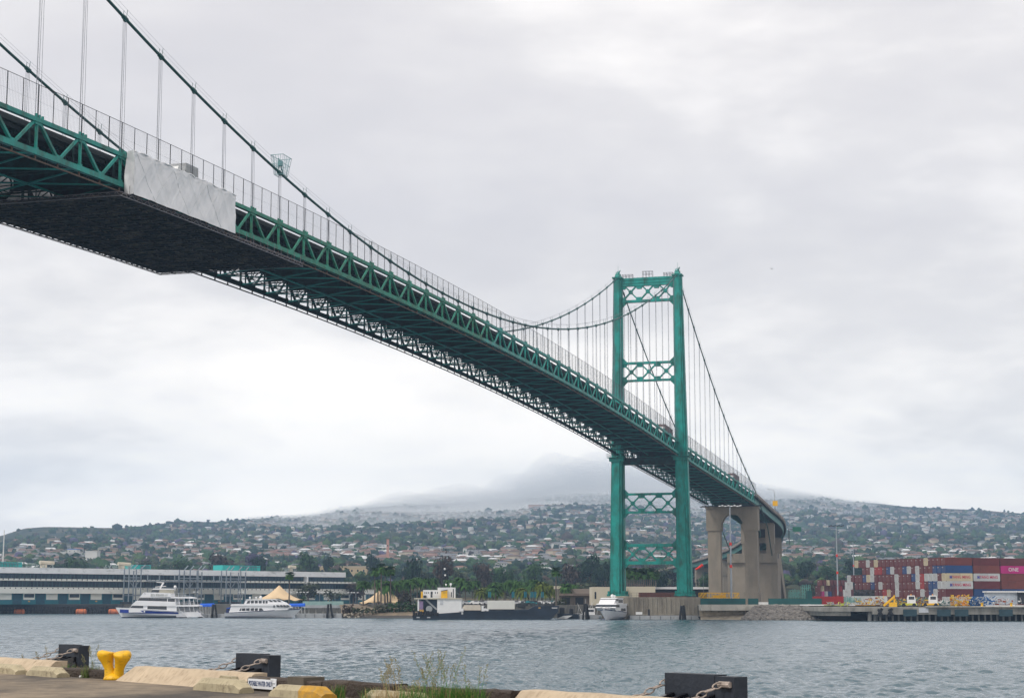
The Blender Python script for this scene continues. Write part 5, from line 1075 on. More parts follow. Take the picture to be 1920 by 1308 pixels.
# ------------------------------------------------------------------ right quay
qy = empty('container_quay', (0, 0, 0), 0, 'concrete container quay on piles at the right shore', 'quay'); QC = mat('quay_concrete', (.27, .26, .235), .95, var=.18, scale=.3, stain=((.13, .125, .115), .3, .4, (1, 1, .3)))
m = MB(); m.bx(gx(1637, 498), 320, 498, 535, 1.9, 3.95); m.build('deck_beam', QC, qy); m = MB(); m.bx(gx(1541, 500), gx(1637, 500)-.02, 500, 535, 2.7, 3.9); m.bx(gx(1546, 500), gx(1595, 500), 500.6, 530, 1.5, 2.68); m.build('approach_slab', QC, qy); MB().bx(gx(1546, 510), 320, 520, 534, -1, 1.88).build('shadow_wall', mat('under_quay_shade', (.03, .03, .03)), qy)  # dark slab at the back stands in for the shade under the quay
for x in list(np.arange(gx(1650, 499), 175, 1.75))[:60]: MB().tube([(x, 499.3, -1), (x, 499.3, 1.9)], .3, 8).build('pile', mat('wet_pile', (.15, .15, .145), .8, var=.3), qy)
for px in (1630, 1641): MB().tube([(gx(px, 501), 501, -1), (gx(px, 501), 501, 2.7)], .65, 10).build('pile', mat('wet_pile', (.15, .15, .145)), qy)
MB().bx(gx(1736, 497), 320, 497.3, 498.6, 3.96, 4.2).build('edge_kerb', CONCL, qy); MB().bx(gx(1722, 498), gx(1740, 498), 497.85, 497.99, 2.4, 3.7).build('notice', mat('pale_grey', (.5, .52, .55)), qy)
for px, lb in ((1705.5, 'first dark fender panel on the right quay face'), (1769, 'second dark fender panel, left one of the close pair on the right quay face'), (1802, 'third dark fender panel, right one of the close pair on the right quay face'), (1885, 'last dark fender panel near the right edge on the quay face')):
    o = empty('quay_fender', (gx(px, 497), 497, 2.4), 0, lb, 'fender', 'dark fender panels on the right quay'); MB().bx(-1.9, 1.9, -.3, .25, -1.0, .95).build('panel', mat('fender_blue', (.02, .05, .065), .7, var=.3), o); m = MB(); [m.tube([(x, .2, 0), (x, 1.0, 0)], .4, 8) for x in (-1, 1)]; m.build('rubber_mounts', BLACK, o)
o = empty('rubber_crosses', (gx(1660, 497), 497, 2.6), 0, 'black crossed tyre fenders hanging at the corner of the right quay', 'fender'); m = MB(); [m.bar((x, 0, -1.2), (x+1.2, 0, 1.0), .7) for x in (-2.2, .6)]; [m.bar((x+1.2, -.3, -1.0), (x, -.3, .8), .6) for x in (-2.2, .8)]; m.build('rubber', BLACK, o)
# containers
PAL = {'m': (.125, .016, .018), 'k': (.155, .028, .020), 'r': (.36, .020, .018), 'b': (.010, .055, .19), 'w': (.52, .54, .54), 'c': (.58, .50, .33), 'n': (.18, .040, .028), 'p': (.52, .012, .20), 'g': (.45, .47, .48)}
CN = {'m': 'maroon', 'k': 'dark brown red', 'r': 'bright red', 'b': 'deep blue', 'w': 'white', 'c': 'cream', 'n': 'brown', 'p': 'magenta', 'g': 'pale grey'}
def cmat(c):
    nm = 'container_'+CN[c].replace(' ', '_')
    if nm in _m: return _m[nm]
    M = mat(nm, PAL[c], .55, var=.22, scale=.12, stain=(tuple(v*.55 for v in PAL[c]), .5, .3, (1, 1, .4))); nt = M.node_tree; N = nt.nodes; L = nt.links; tc = N.new('ShaderNodeTexCoord'); wv = N.new('ShaderNodeTexWave'); wv.inputs['Scale'].default_value = 1.1; L.new(tc.outputs['Object'], wv.inputs[0]); bp = N.new('ShaderNodeBump'); bp.inputs['Distance'].default_value = .04; L.new(wv.outputs[0], bp.inputs['Height']); L.new(bp.outputs[0], N['Principled BSDF'].inputs['Normal']); return M
CL, CW_, CH = 12.19, 2.44, 2.82
cproto = {}
def container(c, loc, rz, label, group):
    if c not in cproto:
        o = empty('shipping_container', loc, rz, label, 'container', group); MB().bx(0, CL, 0, CW_, 0, CH).build('body', cmat(c), o)
        m = MB(); [m.bx(-.05, -.001, y, y+.06, .15, CH-.15) for y in (.35, .8, 1.6, 2.05)]; m.bx(-.03, -.001, 1.19, 1.25, .1, CH-.1); m.build('door_bars', mat('lock_bars', (.18, .16, .16)), o); m = MB()
        for x in (0, CL-.18):
            for y in (-.02, CW_-.14): m.bx(x-.02, x+.18, y, y+.16, 0, .14); m.bx(x-.02, x+.18, y, y+.16, CH-.14, CH)
        m.build('corner_castings', DARK, o); MB().bx(-.04, -.001, 1.5, 2.2, 1.9, 2.25).build('marking', mat('marking_grey', (.4, .36, .35)), o); cproto[c] = o; return o
    o = copy_tree(cproto[c]); o.location = loc; o.rotation_euler = (0, 0, rz); o['label'] = label; o['group'] = group; return o
# block corner, long axis to the right and back, short axis to the left and back
CO = Vector((gx(1775, 640), 640, 4.4)); la = R(24.5); lx = Vector((math.cos(la), math.sin(la), 0)); ly = Vector((-math.sin(la), math.cos(la), 0))
rows = {5: 'mmcmmmmmmmmmcmwmmcm'[:0]+'', }
ROW = [ # bottom to top, listed from the corner leftwards
 'wmwmmmkmmmkmmmmm', 'wmwbmwkmmkmwmcrmm', 'mwbbmrwmkmmwmmkwmbmkmm', 'wmwwwrwbmmkwmmmmmwcbmkmw', 'wbbmkmwmwbmkwbmrrwmm', 'ckmmmmmmkmcmmwmcmk']
ROW[3] = 'wmwwwrwbmmkwmkmmmwcbmmmw'; ROW[4] = 'wbbkmmwmwbkmwbmrrwkm'; ROW[5] = 'mkmmcmmkmmmmmmmmcmwmmcm'[:22]
sidec = ['wgmn', 'mbbm', 'wmnk', 'cwnm', 'bnpn', 'kmmk']
GE = 'containers stacked end on in the big yard block'; GS = 'containers seen from the side in the big yard block'
ordn = ['bottom', 'second', 'third', 'fourth', 'fifth', 'top']
for r_, row in enumerate(ROW):
    for i, c in enumerate(row):
        p = CO+ly*(i*2.56)+Vector((0, 0, r_*(CH+.03)))+lx*eps(.12)
        if i == 0: c = sidec[r_][0]
        lb = (f'{CN[c]} container end, {ordn[r_]} row of the stack' if i else f'{CN[c]} container at the near corner, {ordn[r_]} row of the stack')
        o = container(c, p, la, lb, GE+f', {CN[c]}, {ordn[r_]} row' if i else GS)
    for j in (1, 2, 3):
        c = sidec[r_][j]; p = CO+lx*(j*12.75)+Vector((0, 0, r_*(CH+.03)))+ly*eps(.1); wh_ = ['', 'just right of the near corner', 'second right of the near corner', 'at the right edge of the photo'][j]
        container(c, p, la, f'{CN[c]} container side on, {ordn[r_]} row, {wh_}', GS)
def onside(j, r_, s, size, col, px=0.0, name='lettering', sx=1.0):
    p = CO+lx*(j*12.75+6.1+px)+ly*(-.03)+Vector((0, 0, r_*(CH+.03)+CH*.5)); host = min([o for o in S.objects if o.name.startswith('shipping_container')], key=lambda o: (o.location-(CO+lx*(j*12.75)+Vector((0, 0, r_*(CH+.03))))).length)
    t = text_mesh(name, s, size, col, host, (0, 0, 0), (PI/2, 0, 0), .005, .02, sx); t.location = (6.1+px, -.04, CH*.5); return host
LR = mat('lettering_red', (.55, .03, .08)); LN = mat('lettering_navy', (.05, .04, .30))
for j, r_ in ((0, 3), (1, 3), (0, 2)):
    h_ = onside(j, r_, 'YANG MING', 1.5, LR, .9, sx=1.0); m = MB(); m.bx(-.5, -.12, 0, .02, -.55, .55); m.bx(.12, .5, 0, .02, -.55, .55); m.bx(-.12, .12, 0, .02, -.18, .18); k_ = m.build('emblem', LN, h_); k_.location = (2.2, -.05, CH*.5)
onside(2, 4, 'ONE', 1.9, WHITE, -.3, sx=1.2)
# separate containers and trailers nearer the quay
def solo(c, px, Y, z, rz, label, L=None): o = container(c, (gx(px, Y), Y, z), rz, label, 'single containers by the yard edge'); return o
solo('r', 1524.5, 590, 4.4, R(8), 'long red container standing alone left of the white trailers'); solo('g', 1587, 585, 4.4, R(6), 'grey white container trailer left of the big stack'); solo('w', 1596, 581, 4.5, R(4), 'white refrigerated container on the yard in front of the big stack')
MB_ = container('r', (gx(1592, 700), 700, 4.4), R(10), 'red container behind the white trailers left of the stack', 'single containers by the yard edge')
for i in range(3): container('w' if i else 'g', (gx(1592+i*4, 672), 672, 4.4+(2.85*i)), R(82), ['lowest grey container of the short white column', 'middle white container of the short white column', 'top white container of the short white column'][i], 'single containers by the yard edge')
fc = ['mwbrcwrbm', 'mpwbmrmrm', 'mcmkmrrmk', 'kmcmmkmmm']
for r_ in range(4):
    for i in range(9 if r_ < 3 else 7):
        X = gx(1538+(4 if r_ == 3 else 0)+i*7.5, 900); c = fc[r_][i]; container(c, (X, 900+i*1.0, 5.0+r_*2.85), R(68), f'{CN[c]} container in the far stack by the light mast, {ordn[r_]} row', f'far container stack, {CN[c]}, {ordn[r_]} row')
# yard machines
def tractor(px, Y, label, c1):
    o = empty('yard_tractor', (gx(px, Y), Y, 4.0), R(-12), label, 'yard tractor'); m = MB(); m.prism([(-1.2, 1.0), (1.3, 1.0), (1.3, 2.0), (1.0, 3.3), (-1.0, 3.3), (-1.2, 2.4)], (0, -1.0, 0), (1, 0, 0), (0, 0, 1), (0, 1, 0), 2); m.build('cab', WHITE, o); m = MB(); m.bx(-.7, .9, -1.04, 1.04, 2.1, 3.0); m.build('window', GLASS, o); m = MB(); m.bx(-3, 1.6, -1.1, 1.1, .5, 1.0); m.build('chassis', c1, o); [MB().tube([(x, y-.2, .5), (x, y+.2, .5)], .55, 10).build('wheel', BLACK, o) for x in (-2.2, .8) for y in (-1, 1)]; m = MB(); m.bar((0, 0, 3.3), (0, 0, 3.7), .25); m.build('beacon', mat('amber_beacon', (.8, .35, .02)), o)
tractor(1708.5, 515, 'white cab yard tractor, left one of two at the quay edge', mat('lime_yellow', (.5, .5, .05))); tractor(1749, 514, 'white and yellow yard tractor, right one of two at the quay edge', YELL)
def clutter(px0, px1, Y, zt_, cols, label, n=46, name='equipment_pile', cat='machinery'):
    o = empty(name, (gx((px0+px1)/2, Y), Y, 4.0), 0, label, cat); w = (gx(px1, Y)-gx(px0, Y))/2; ms = [mat(c[0], c[1], .6, var=.2) for c in cols]
    for k, M in enumerate(ms):
        m = MB()
        for i in range(n//len(ms)):
            x = random.uniform(-w, w); z = random.uniform(0, zt_-.6); 
            if random.random() < .6: m.bar((x, eps(1.5), z), (x+eps(1.0), eps(1.5), min(zt_, z+random.uniform(.4, 1.4))), random.uniform(.07, .17))
            else: m.box((x, eps(1.5), z+.3), (random.uniform(.25, .9), random.uniform(.3, .8), random.uniform(.2, .55)))
        m.bx(-w, w, -.6, .6, .3+.1*k, .45+.1*k); m.build(['frame', 'fittings', 'parts_rack'][k], M, o)
OG = ('equipment_orange', (.55, .22, .02)); TL = ('equipment_teal', (.05, .16, .15)); GY = ('equipment_grey', (.25, .25, .25)); RD = ('equipment_red', (.25, .06, .03)); BE = ('equipment_blue', (.01, .09, .27)); YE = ('equipment_yellow', (.60, .38, .02))
clutter(1545, 1590, 528, 1.4, [('equipment_lime', (.45, .50, .04)), GY], 'low lime and grey gear behind the white barrier', 30); clutter(1604, 1640, 530, 2.6, [YE, RD], 'yellow and red machinery left of the yellow boom', 30); clutter(1641, 1660, 532, 3.2, [RD, GY, YE], 'red and grey machinery beside the yellow boom', 40)
clutter(1676, 1700, 530, 2.6, [TL, YE], 'teal trailer chassis with yellow parts left of the first yard tractor', 50); clutter(1717, 1740, 532, 3.0, [YE, TL, GY], 'yellow and teal chassis gear between the two yard tractors', 60); clutter(1757, 1783, 528, 2.0, [TL, ('equipment_white', (.6, .6, .58))], 'teal and white gear right of the second yard tractor', 40)
clutter(1783, 1817, 524, 3.6, [OG, YE], 'orange and yellow spreader frames near the close pair of fender panels', 90); clutter(1817, 1862, 524, 3.2, [BE, BE], 'bright blue steel spreader frames right of the orange ones', 90); clutter(1862, 1925, 526, 2.8, [('equipment_white', (.6, .6, .58)), GY, RD], 'pale and grey containers parts at the right edge of the quay', 40)
o = empty('yellow_boom', (gx(1668, 510), 510, 4.0), 0, 'yellow crane boom leaning on the quay corner', 'crane'); m = MB(); m.bar((-1.8, 0, .3), (1.4, 0, 2.9), .55); m.build('boom', YELL, o); m = MB(); m.bx(-.2, 2.0, -.6, .6, 0, 1.3); m.bar((1.4, 0, 1.3), (1.4, 0, 3.4), .3); m.build('base', YELL, o)
for px, lb in ((1841, 'short yellow bollard on the right quay edge, left of the other'), (1896, 'short yellow bollard on the right quay edge near the photo border')): o = empty('quay_bollard', (gx(px, 500), 500, 4.0), 0, lb, 'bollard', 'yellow bollards on the right quay'); MB().tube([(0, 0, 0), (0, 0, .5), (0, 0, .9), (0, 0, 1.2)], [.5, .3, .35, .5], 10).build('post', YELL, o)
lblk('site_office', 'pale flat roofed site office in front of the stack at the right', 'shed', 1853, 1908, 1110, 600, 4.3, 5, mat('office_grey', (.45, .50, .56)), WHITE); lblk('site_office', 'white roofed office cut by the right edge of the photo', 'shed', 1911, 1960, 1110, 598, 4.3, 5, DARK, WHITE)
lblk('concrete_barrier', 'white barrier slab by the yellow bollards at the right', 'barrier', 1848, 1935, 1134, 503, 4.21, .5, WHITE)
# ================================================================== TREES
LEAF = {'dark': (.010, .028, .014), 'mid': (.028, .066, .020), 'olive': (.042, .052, .022), 'light': (.050, .085, .022), 'brown': (.050, .036, .028), 'violet': (.07, .058, .115), 'palm': (.045, .105, .024), 'palmlight': (.10, .13, .02)}
def leafm(k): return mat('foliage_'+k, LEAF[k], .85, var=.45, scale=.5, spec=.2)
BARK = mat('bark', (.10, .075, .055), .9, var=.3, scale=2)
def crown(n, w, h, leaf, lobes, seed, sprd=1.0):
    rs = random.Random(seed); m = MB(); L = []
    for i in range(lobes):
        a = rs.uniform(0, 2*PI); r = w*.30*math.sqrt(rs.random())*(1 if i else 0); L.append((r*math.cos(a), r*math.sin(a), h*rs.uniform(.38, .78), w*rs.uniform(.16, .30)*(1.2 if i == 0 else 1)))
    for i in range(n):
        lx_, ly_, lz, lr = rs.choice(L); d = Vector((rs.gauss(0, 1), rs.gauss(0, 1), rs.gauss(0, 1))).normalized()*lr*rs.uniform(.55, 1.12)
        c = Vector((lx_, ly_, lz))+Vector((d.x, d.y, d.z*.8*h/w)); s = leaf*rs.uniform(.5, 1.3); nn = (d.normalized()+Vector((rs.uniform(-.8, .8), rs.uniform(-.8, .8), rs.uniform(-.3, 1)))).normalized(); t = nn.cross(Vector((rs.uniform(-1, 1), rs.uniform(-1, 1), rs.uniform(-1, 1)))).normalized(); b = nn.cross(t)
        m.add([c-t*s, c-b*s*.7, c+t*s+nn*s*.3, c+b*s*.7], [(0, 1, 2, 3)])
    return m, L
def tree_proto(kind, seed, w=10, h=10, n=520, leaf=.55):
    o = empty('tree', (0, -2000, 0)); m, L = crown(n, w, h, leaf, 9, seed); 
    me = bpy.data.meshes.new('crown'); me.from_pydata(m.v, [], m.f); me.materials.append(leafm(kind)); c = bpy.data.objects.new('crown', me); S.collection.objects.link(c); c.parent = o
    m = MB(); m.tube([(0, 0, -.5), (.1, 0, h*.25), (0, .1, h*.5)], [.35, .26, .18], 6)
    for q in L[1:6]: m.tube([(0, 0, h*.28), (q[0]*.6, q[1]*.6, q[2]*.8), (q[0], q[1], q[2])], [.16, .1, .05], 5)
    m.build('trunk', BARK, o); return o
def palm_proto(seed, h, feather, kind, name='palm_tree'):
    rs = random.Random(seed); o = empty(name, (0, -2000, 0)); m = MB(); m.tube([(0, 0, -.4), (.15, 0, h*.4), (0, .05, h*.8), (.1, 0, h)], [.34, .24, .2, .24], 7); m.build('trunk', mat('palm_trunk', (.12, .10, .085), .9, var=.25, scale=1.5), o)
    m = MB(); n = 120 if feather else 130; Lf = 3.3 if feather else 1.9
    for i in range(n):
        a = rs.uniform(0, 2*PI); el = rs.uniform(-.5, 1.35) if feather else rs.uniform(-.9, 1.4); L = Lf*rs.uniform(.8, 1.15); c = Vector((.1, 0, h)); dr = Vector((math.cos(a), math.sin(a), 0)); sd = Vector((-dr.y, dr.x, 0)); pr = None; N_ = 4; vs = []
        for j in range(N_+1):
            t = j/N_; p = c+dr*(L*t*math.cos(el*(1-.35*t)))+Vector((0, 0, L*(math.sin(el)*t-(.75 if feather else .35)*t*t))); wd = (.50*math.sin(PI*min(1, t*.9+.12)) if feather else (.06 if t < .45 else .55*math.sin(PI*(t-.4)/.75)))*rs.uniform(.8, 1.1); wd = max(wd, .02); vs += [p-sd*wd, p+sd*wd+Vector((0, 0, rs.uniform(-.15, .1)))]
        m.add(vs, [(2*j, 2*j+1, 2*j+3, 2*j+2) for j in range(N_)])
    me = bpy.data.meshes.new('crown'); me.from_pydata(m.v, [], m.f); me.materials.append(leafm(kind)); q_ = bpy.data.objects.new('crown', me); S.collection.objects.link(q_); q_.parent = o
    m = MB()                                      # dead skirt
    for i in range(26): a = rs.uniform(0, 2*PI); r = rs.uniform(.2, .55); m.bar((r*.5*math.cos(a), r*.5*math.sin(a), h-.1), (r*math.cos(a), r*math.sin(a), h-rs.uniform(.8, 1.9)), .09)
    m.build('dead_fronds', mat('dead_frond', (.12, .085, .045), .9, var=.3), o); return o
# named palms: (px, base y, top y, distance, feather, kind, label)
PALMS = [(542, 1128, 1074, 640, 0, 'palm', 'tall thin fan palm beside the cream peaked tent'),
 (681, 1128, 1088, 625, 1, 'palm', 'feather palm at the left of the tall palm group'), (702, 1128, 1066, 622, 0, 'palm', 'tall fan palm, left of the tall group by the double tent'), (714, 1134, 1060, 612, 0, 'palm', 'tallest fan palm in the middle of the double tent'), (722, 1131, 1066, 628, 0, 'palm', 'fan palm just right of the tallest one at the double tent'), (732, 1130, 1064, 616, 0, 'palm', 'tall fan palm at the right of the group by the double tent'), (709, 1130, 1086, 634, 1, 'palm', 'low feather palm between the tall trunks'), (727, 1131, 1090, 624, 1, 'palm', 'short feather palm in front of the double tent peak'), (742, 1130, 1088, 640, 1, 'palm', 'feather palm at the right edge of the double tent'),
 (1043, 1130, 1066, 610, 0, 'palm', 'tall lone fan palm left of the brown warehouse'), (862, 1130, 1082, 650, 1, 'palm', 'feather palm right of the barge wheelhouse'), (758, 1128, 1086, 650, 1, 'palm', 'feather palm above the hedge left of the barge')]
pf_, pn_ = {}, {}
def palm(px, yb, yt, Y, feather, kind, label, group):
    h = at(px, yt+ (5 if feather else 3), Y).z-4.3; key = (feather, kind, round(h/3)); 
    if key not in pf_: pf_[key] = palm_proto(len(pf_)+5, round(h/3)*3, feather, kind); o = pf_[key]
    else: o = copy_tree(pf_[key])
    sc = h/(key[2]*3); o.location = (gx(px, Y), Y, 4.3); o.scale = (1, 1, sc); o.rotation_euler = (0, 0, random.uniform(0, 6)); tag(o, label, 'palm', group); return o
for p in PALMS: palm(*p, 'palms along the far shore')
names = [('dark feather palm', 'palm', 1), ('bushy feather palm', 'palm', 1), ('yellow green palm', 'palmlight', 1)]
xs_p = [(770, 1085), (782, 1082), (797, 1084), (812, 1083), (842, 1086), (872, 1088), (890, 1087), (930, 1090), (948, 1091), (957, 1086), (969, 1090), (990, 1092), (1000, 1086), (1062, 1094), (1076, 1096), (902, 1103), (911, 1100), (932, 1101), (978, 1102), (1008, 1093), (1016, 1092), (1024, 1095), (1032, 1098), (925, 1096)]
wherep = ['behind the hedge left of the barge', 'just left of the barge wheelhouse', 'behind the left end of the wheelhouse', 'behind the middle of the wheelhouse', 'behind the mast of the barge', 'right of the barge wheelhouse', 'above the white tank truck', 'above the left end of the off white trailer', 'above the middle of the off white trailer', 'topmost above the off white trailer', 'above the right end of the off white trailer', 'above the barge deck gear', 'in the row left of the lone tall palm', 'behind the brown warehouse roof', 'above the cream warehouse roof', 'low in front of the palm row at the tank truck', 'second low one in front of the row at the tank truck', 'low one above the trailer', 'low one above the dark deck gear', 'first of the four leafy ones above the barge bow', 'second of the four leafy ones above the barge bow', 'third of the four leafy ones above the barge bow', 'last of the four leafy ones above the barge bow', 'in the gap between tank truck and trailer']
for i, (px, yt) in enumerate(xs_p): nm, kd, ft = names[2 if 15 <= i <= 22 else (i % 2)]; palm(px, 1130, yt, 640+(i*37 % 60), ft, kd, f'{nm} {wherep[i]}', 'palms along the far shore')
for i in range(16):
    px = 1174+i*3.7; palm(px, 1105, 1066+(i*7 % 9), 690+(i*13 % 40), 0, 'palm', 'dense fan palm in the grove between the two tower legs', 'palms of the grove seen between the tower legs')
# hedges and shrubs by the shore
def shrub(px0, px1, yt, Y, kind, label, name='hedge', cat='hedge', d=3):
    w = gx(px1, Y)-gx(px0, Y); zb_ = 1.7 if Y < 601 else 2.6; h = at(960, yt, Y).z-zb_; o = empty(name, ((gx(px0, Y)+gx(px1, Y))/2, Y, zb_), 0, label, cat); m = MB(); rs = random.Random(int(px0))
    for i in range(int(w*h*14)):
        c = Vector((rs.uniform(-w/2, w/2), rs.uniform(-d/2, d/2), h*rs.uniform(0, 1)*(.8+.2*math.sin(i)))); s = rs.uniform(.2, .5); t = Vector((rs.uniform(-1, 1), rs.uniform(-1, 1), rs.uniform(-1, 1))).normalized(); b = t.cross(Vector((rs.uniform(-1, 1), rs.uniform(-1, 1), 1))).normalized(); m.add([c-t*s, c-b*s, c+t*s, c+b*s], [(0, 1, 2, 3)])
    me = bpy.data.meshes.new('leaves'); me.from_pydata(m.v, [], m.f); me.materials.append(leafm(kind)); q_ = bpy.data.objects.new('leaves', me); S.collection.objects.link(q_); q_.parent = o
    m = MB(); [m.bar((x, 0, -.8), (x+eps(.4), eps(.5), h*.6), .12) for x in np.linspace(-w*.4, w*.4, max(3, int(w/2)))]; m.build('stems', BARK, o)
shrub(728, 785, 1126, 597, 'mid', 'clipped green hedge on the bank left of the barge'); shrub(702, 730, 1131, 597, 'olive', 'lower olive hedge in front of the double tent'); shrub(642, 662, 1133, 599, 'brown', 'brown shrub at the right end of the landing'); shrub(662, 702, 1138, 595, 'olive', 'low dark scrub above the bank rocks'); shrub(745, 770, 1106, 622, 'brown', 'brownish bush behind the hedge'); shrub(1038, 1062, 1120, 622, 'olive', 'olive shrubs left of the brown warehouse door'); shrub(560, 575, 1116, 650, 'mid', 'leafy shrub at the right foot of the cream tent'); shrub(525, 540, 1124, 652, 'mid', 'leafy shrub under the cream tent')
# individual broad trees, nearest first
TG = {'dark': 'dark evergreen trees behind the shore', 'mid': 'green broad trees behind the shore', 'olive': 'olive green trees behind the shore', 'light': 'light green trees behind the shore', 'brown': 'brownish trees behind the shore', 'violet': 'violet flowering trees on the slope'}
TL_ = {'dark': 'dark evergreen tree with a dense crown in the wooded slope behind the shore', 'mid': 'green broad tree with a rounded crown in the wooded slope behind the shore', 'olive': 'olive green tree with a loose crown in the wooded slope behind the shore', 'light': 'light green tree in the wooded slope behind the shore', 'brown': 'brownish tree with a thin crown in the wooded slope behind the shore', 'violet': 'violet flowering tree standing among houses on the lower slope'}
tp = {k: [tree_proto(k, s) for s in (1, 2, 3)] for k in ('dark', 'mid', 'olive', 'light', 'brown', 'violet')}
first = set(); 
def put_tree(kind, X, Y, z, w, h, label=None, group=None, v=None):
    v = random.randrange(3) if v is None else v; o = tp[kind][v]
    if (kind, v) in first: o = copy_tree(o)
    first.add((kind, v)); o.location = (X, Y, z); o.scale = (w/7.6, w/7.6, h/9.6); o.rotation_euler = (0, 0, random.uniform(0, 6)); tag(o, label or TL_[kind], 'tree', group or TG[kind]); return o
SPEC = [(830, 1112, 1038, 900, 30, 'brown', 'very large brownish tree behind the barge mast'), (775, 1105, 1052, 930, 26, 'dark', 'large dark round tree left of the barge mast'), (697, 1080, 1042, 1180, 20, 'dark', 'tall dark cypress like tree above the palms'), (612, 1075, 1040, 1200, 17, 'dark', 'tall dark tree above the right end of the terminal'), (632, 1085, 1061, 1000, 26, 'mid', 'wide green tree at the terminal end'), (488, 1078, 1044, 1150, 24, 'dark', 'dark tree behind the right teal plant room'), (470, 1076, 1039, 1300, 24, 'violet', 'large violet flowering tree above the terminal roof'), (572, 1082, 1040, 1200, 30, 'mid', 'large green tree above the terminal roof, right part'), (408, 1076, 1042, 1150, 34, 'brown', 'wide brownish tree behind the terminal roof'), (345, 1074, 1046, 1150, 30, 'mid', 'green tree behind the terminal roof beside the middle gantry'), (140, 1070, 1042, 1150, 34, 'mid', 'green tree behind the terminal below the white villa'), (1432-0, 1100, 1045, 1100, 30, 'dark', 'dark tree hidden behind the end pier columns'), (1515, 1105, 1055, 1150, 27, 'dark', 'rounded dark green tree left of the tall light mast'), (1551, 1108, 1062, 1150, 22, 'mid', 'green tree beside the tall light mast'), (1603, 1090, 1048, 1200, 24, 'dark', 'dark tree behind the left edge of the container stack'), (1105, 1105, 1048, 1000, 34, 'dark', 'large dark tree left of the left tower leg'), (1070, 1100, 1062, 1000, 26, 'brown', 'brownish tree behind the tall lone palm'), (1135, 1110, 1058, 950, 26, 'dark', 'dark bushy tree touching the left tower leg'), (905, 1105, 1060, 950, 26, 'brown', 'brown tree behind the palm row above the tank truck'), (945, 1100, 1060, 1000, 28, 'mid', 'green tree behind the palm row above the trailer'), (1000, 1105, 1058, 1000, 26, 'mid', 'mid green tree behind the palm row above the barge bow'), (1320, 1110, 1080, 900, 22, 'mid', 'green tree under the far ramp between leg and pier'), (1240, 1100, 1068, 850, 20, 'dark', 'dark tree between the palm grove and the near tower leg')]
for px, yb, yt, Y, wpx, kind, lb in SPEC:
    z = float(terrain(gx(px, Y), Y)) if Y > 980 else 4.3; top_ = at(px, yt, Y).z; put_tree(kind, gx(px, Y), Y, z, 1.35*wpx*Y/F, (top_-z)*1.12, lb)
kinds = ['dark', 'mid', 'olive', 'light', 'brown', 'mid', 'dark', 'olive']
ntree = 0
while ntree < 255:
    px = random.uniform(-20, 1940); Y = 880+520*random.random()**1.1
    if 1260 < px < 1500 and Y < 1100: continue
    if 1600 < px and Y < 900: continue
    X = gx(px, Y); z = float(terrain(X, Y)) if Y > 980 else 4.3; k = random.choice(kinds); 
    if Y > 1150 and random.random() < .05: k = 'violet'
    put_tree(k, X, Y, z, random.uniform(6, 14), random.uniform(6, 12.5)); ntree += 1
# ------------------------------------------------------------------ houses
HW = {'white': (.62, .61, .58), 'cream': (.55, .47, .36), 'tan': (.42, .32, .23), 'grey': (.36, .37, .38), 'pink': (.52, .33, .27)}
HR = {'terracotta': (.20, .105, .08), 'grey': (.16, .16, .17), 'brown': (.13, .085, .06), 'white': (.55, .55, .55)}
hm = {k: mat('house_'+k, v, .9, var=.06, scale=.3) for k, v in HW.items()}; rm = {k: mat('roof_'+k, v, .9, var=.15, scale=.3) for k, v in HR.items()}
hp = {}
def house(wk, rk, X, Y, z, sc, rz, two, label=None, group=None):
    key = (wk, rk, two)
    if key not in hp:
        o = empty('house', (0, 0, 0)); h = 6.0 if two else 3.3; MB().bx(-7, 7, -4.5, 4.5, -3, h).build('wall', hm[wk], o); m = MB(); m.add([(-7.6, -5, h+.02), (7.6, -5, h+.02), (7.6, 5, h+.02), (-7.6, 5, h+.02), (-4.5, 0, h+2.0), (4.5, 0, h+2.0)], [(0, 1, 5, 4), (1, 2, 5), (2, 3, 4, 5), (3, 0, 4), (0, 3, 2, 1)]); r_ = m.build('roof', rm[rk], o)
        for x in (-5, -1.8, 1.6, 4.8):
            for zz in ((.9, 3.9) if two else (.9,)): m = MB(); m.bx(x-.7, x+.7, -4.56, -4.4, zz, zz+1.4); m.build('window', GLASS, o)
        hp[key] = o
    else: o = copy_tree(hp[key])
    o.location = (X, Y, z); o.scale = (sc, sc, sc); o.rotation_euler = (0, 0, rz); tag(o, label or f'small {wk} walled house with a {rk} roof, {"two storeys" if two else "one storey"}, among trees on the slope', 'house', group or f'{wk} houses with {rk} roofs, {"two storey" if two else "single storey"}, on the slope'); return o
def density(X, Y): return .5+.5*math.sin(X/190+Y/310+1)*math.sin(Y/150-X/260)
nh = 0
while nh < 270:
    px = random.uniform(-20, 1940); Y = random.uniform(1420, 2500)
    if 1420 > px > 1290 and Y < 1300: continue
    X = gx(px, Y)
    if random.random() > .3+density(X, Y): continue
    house(random.choice(['white', 'white', 'white', 'cream', 'cream', 'tan', 'grey', 'grey', 'pink']), random.choice(['terracotta', 'grey', 'brown', 'grey', 'white', 'white']), X, Y, float(terrain(X, Y))+.3, random.uniform(.5, .85), random.uniform(-.7, .7), random.random() < .4); nh += 1
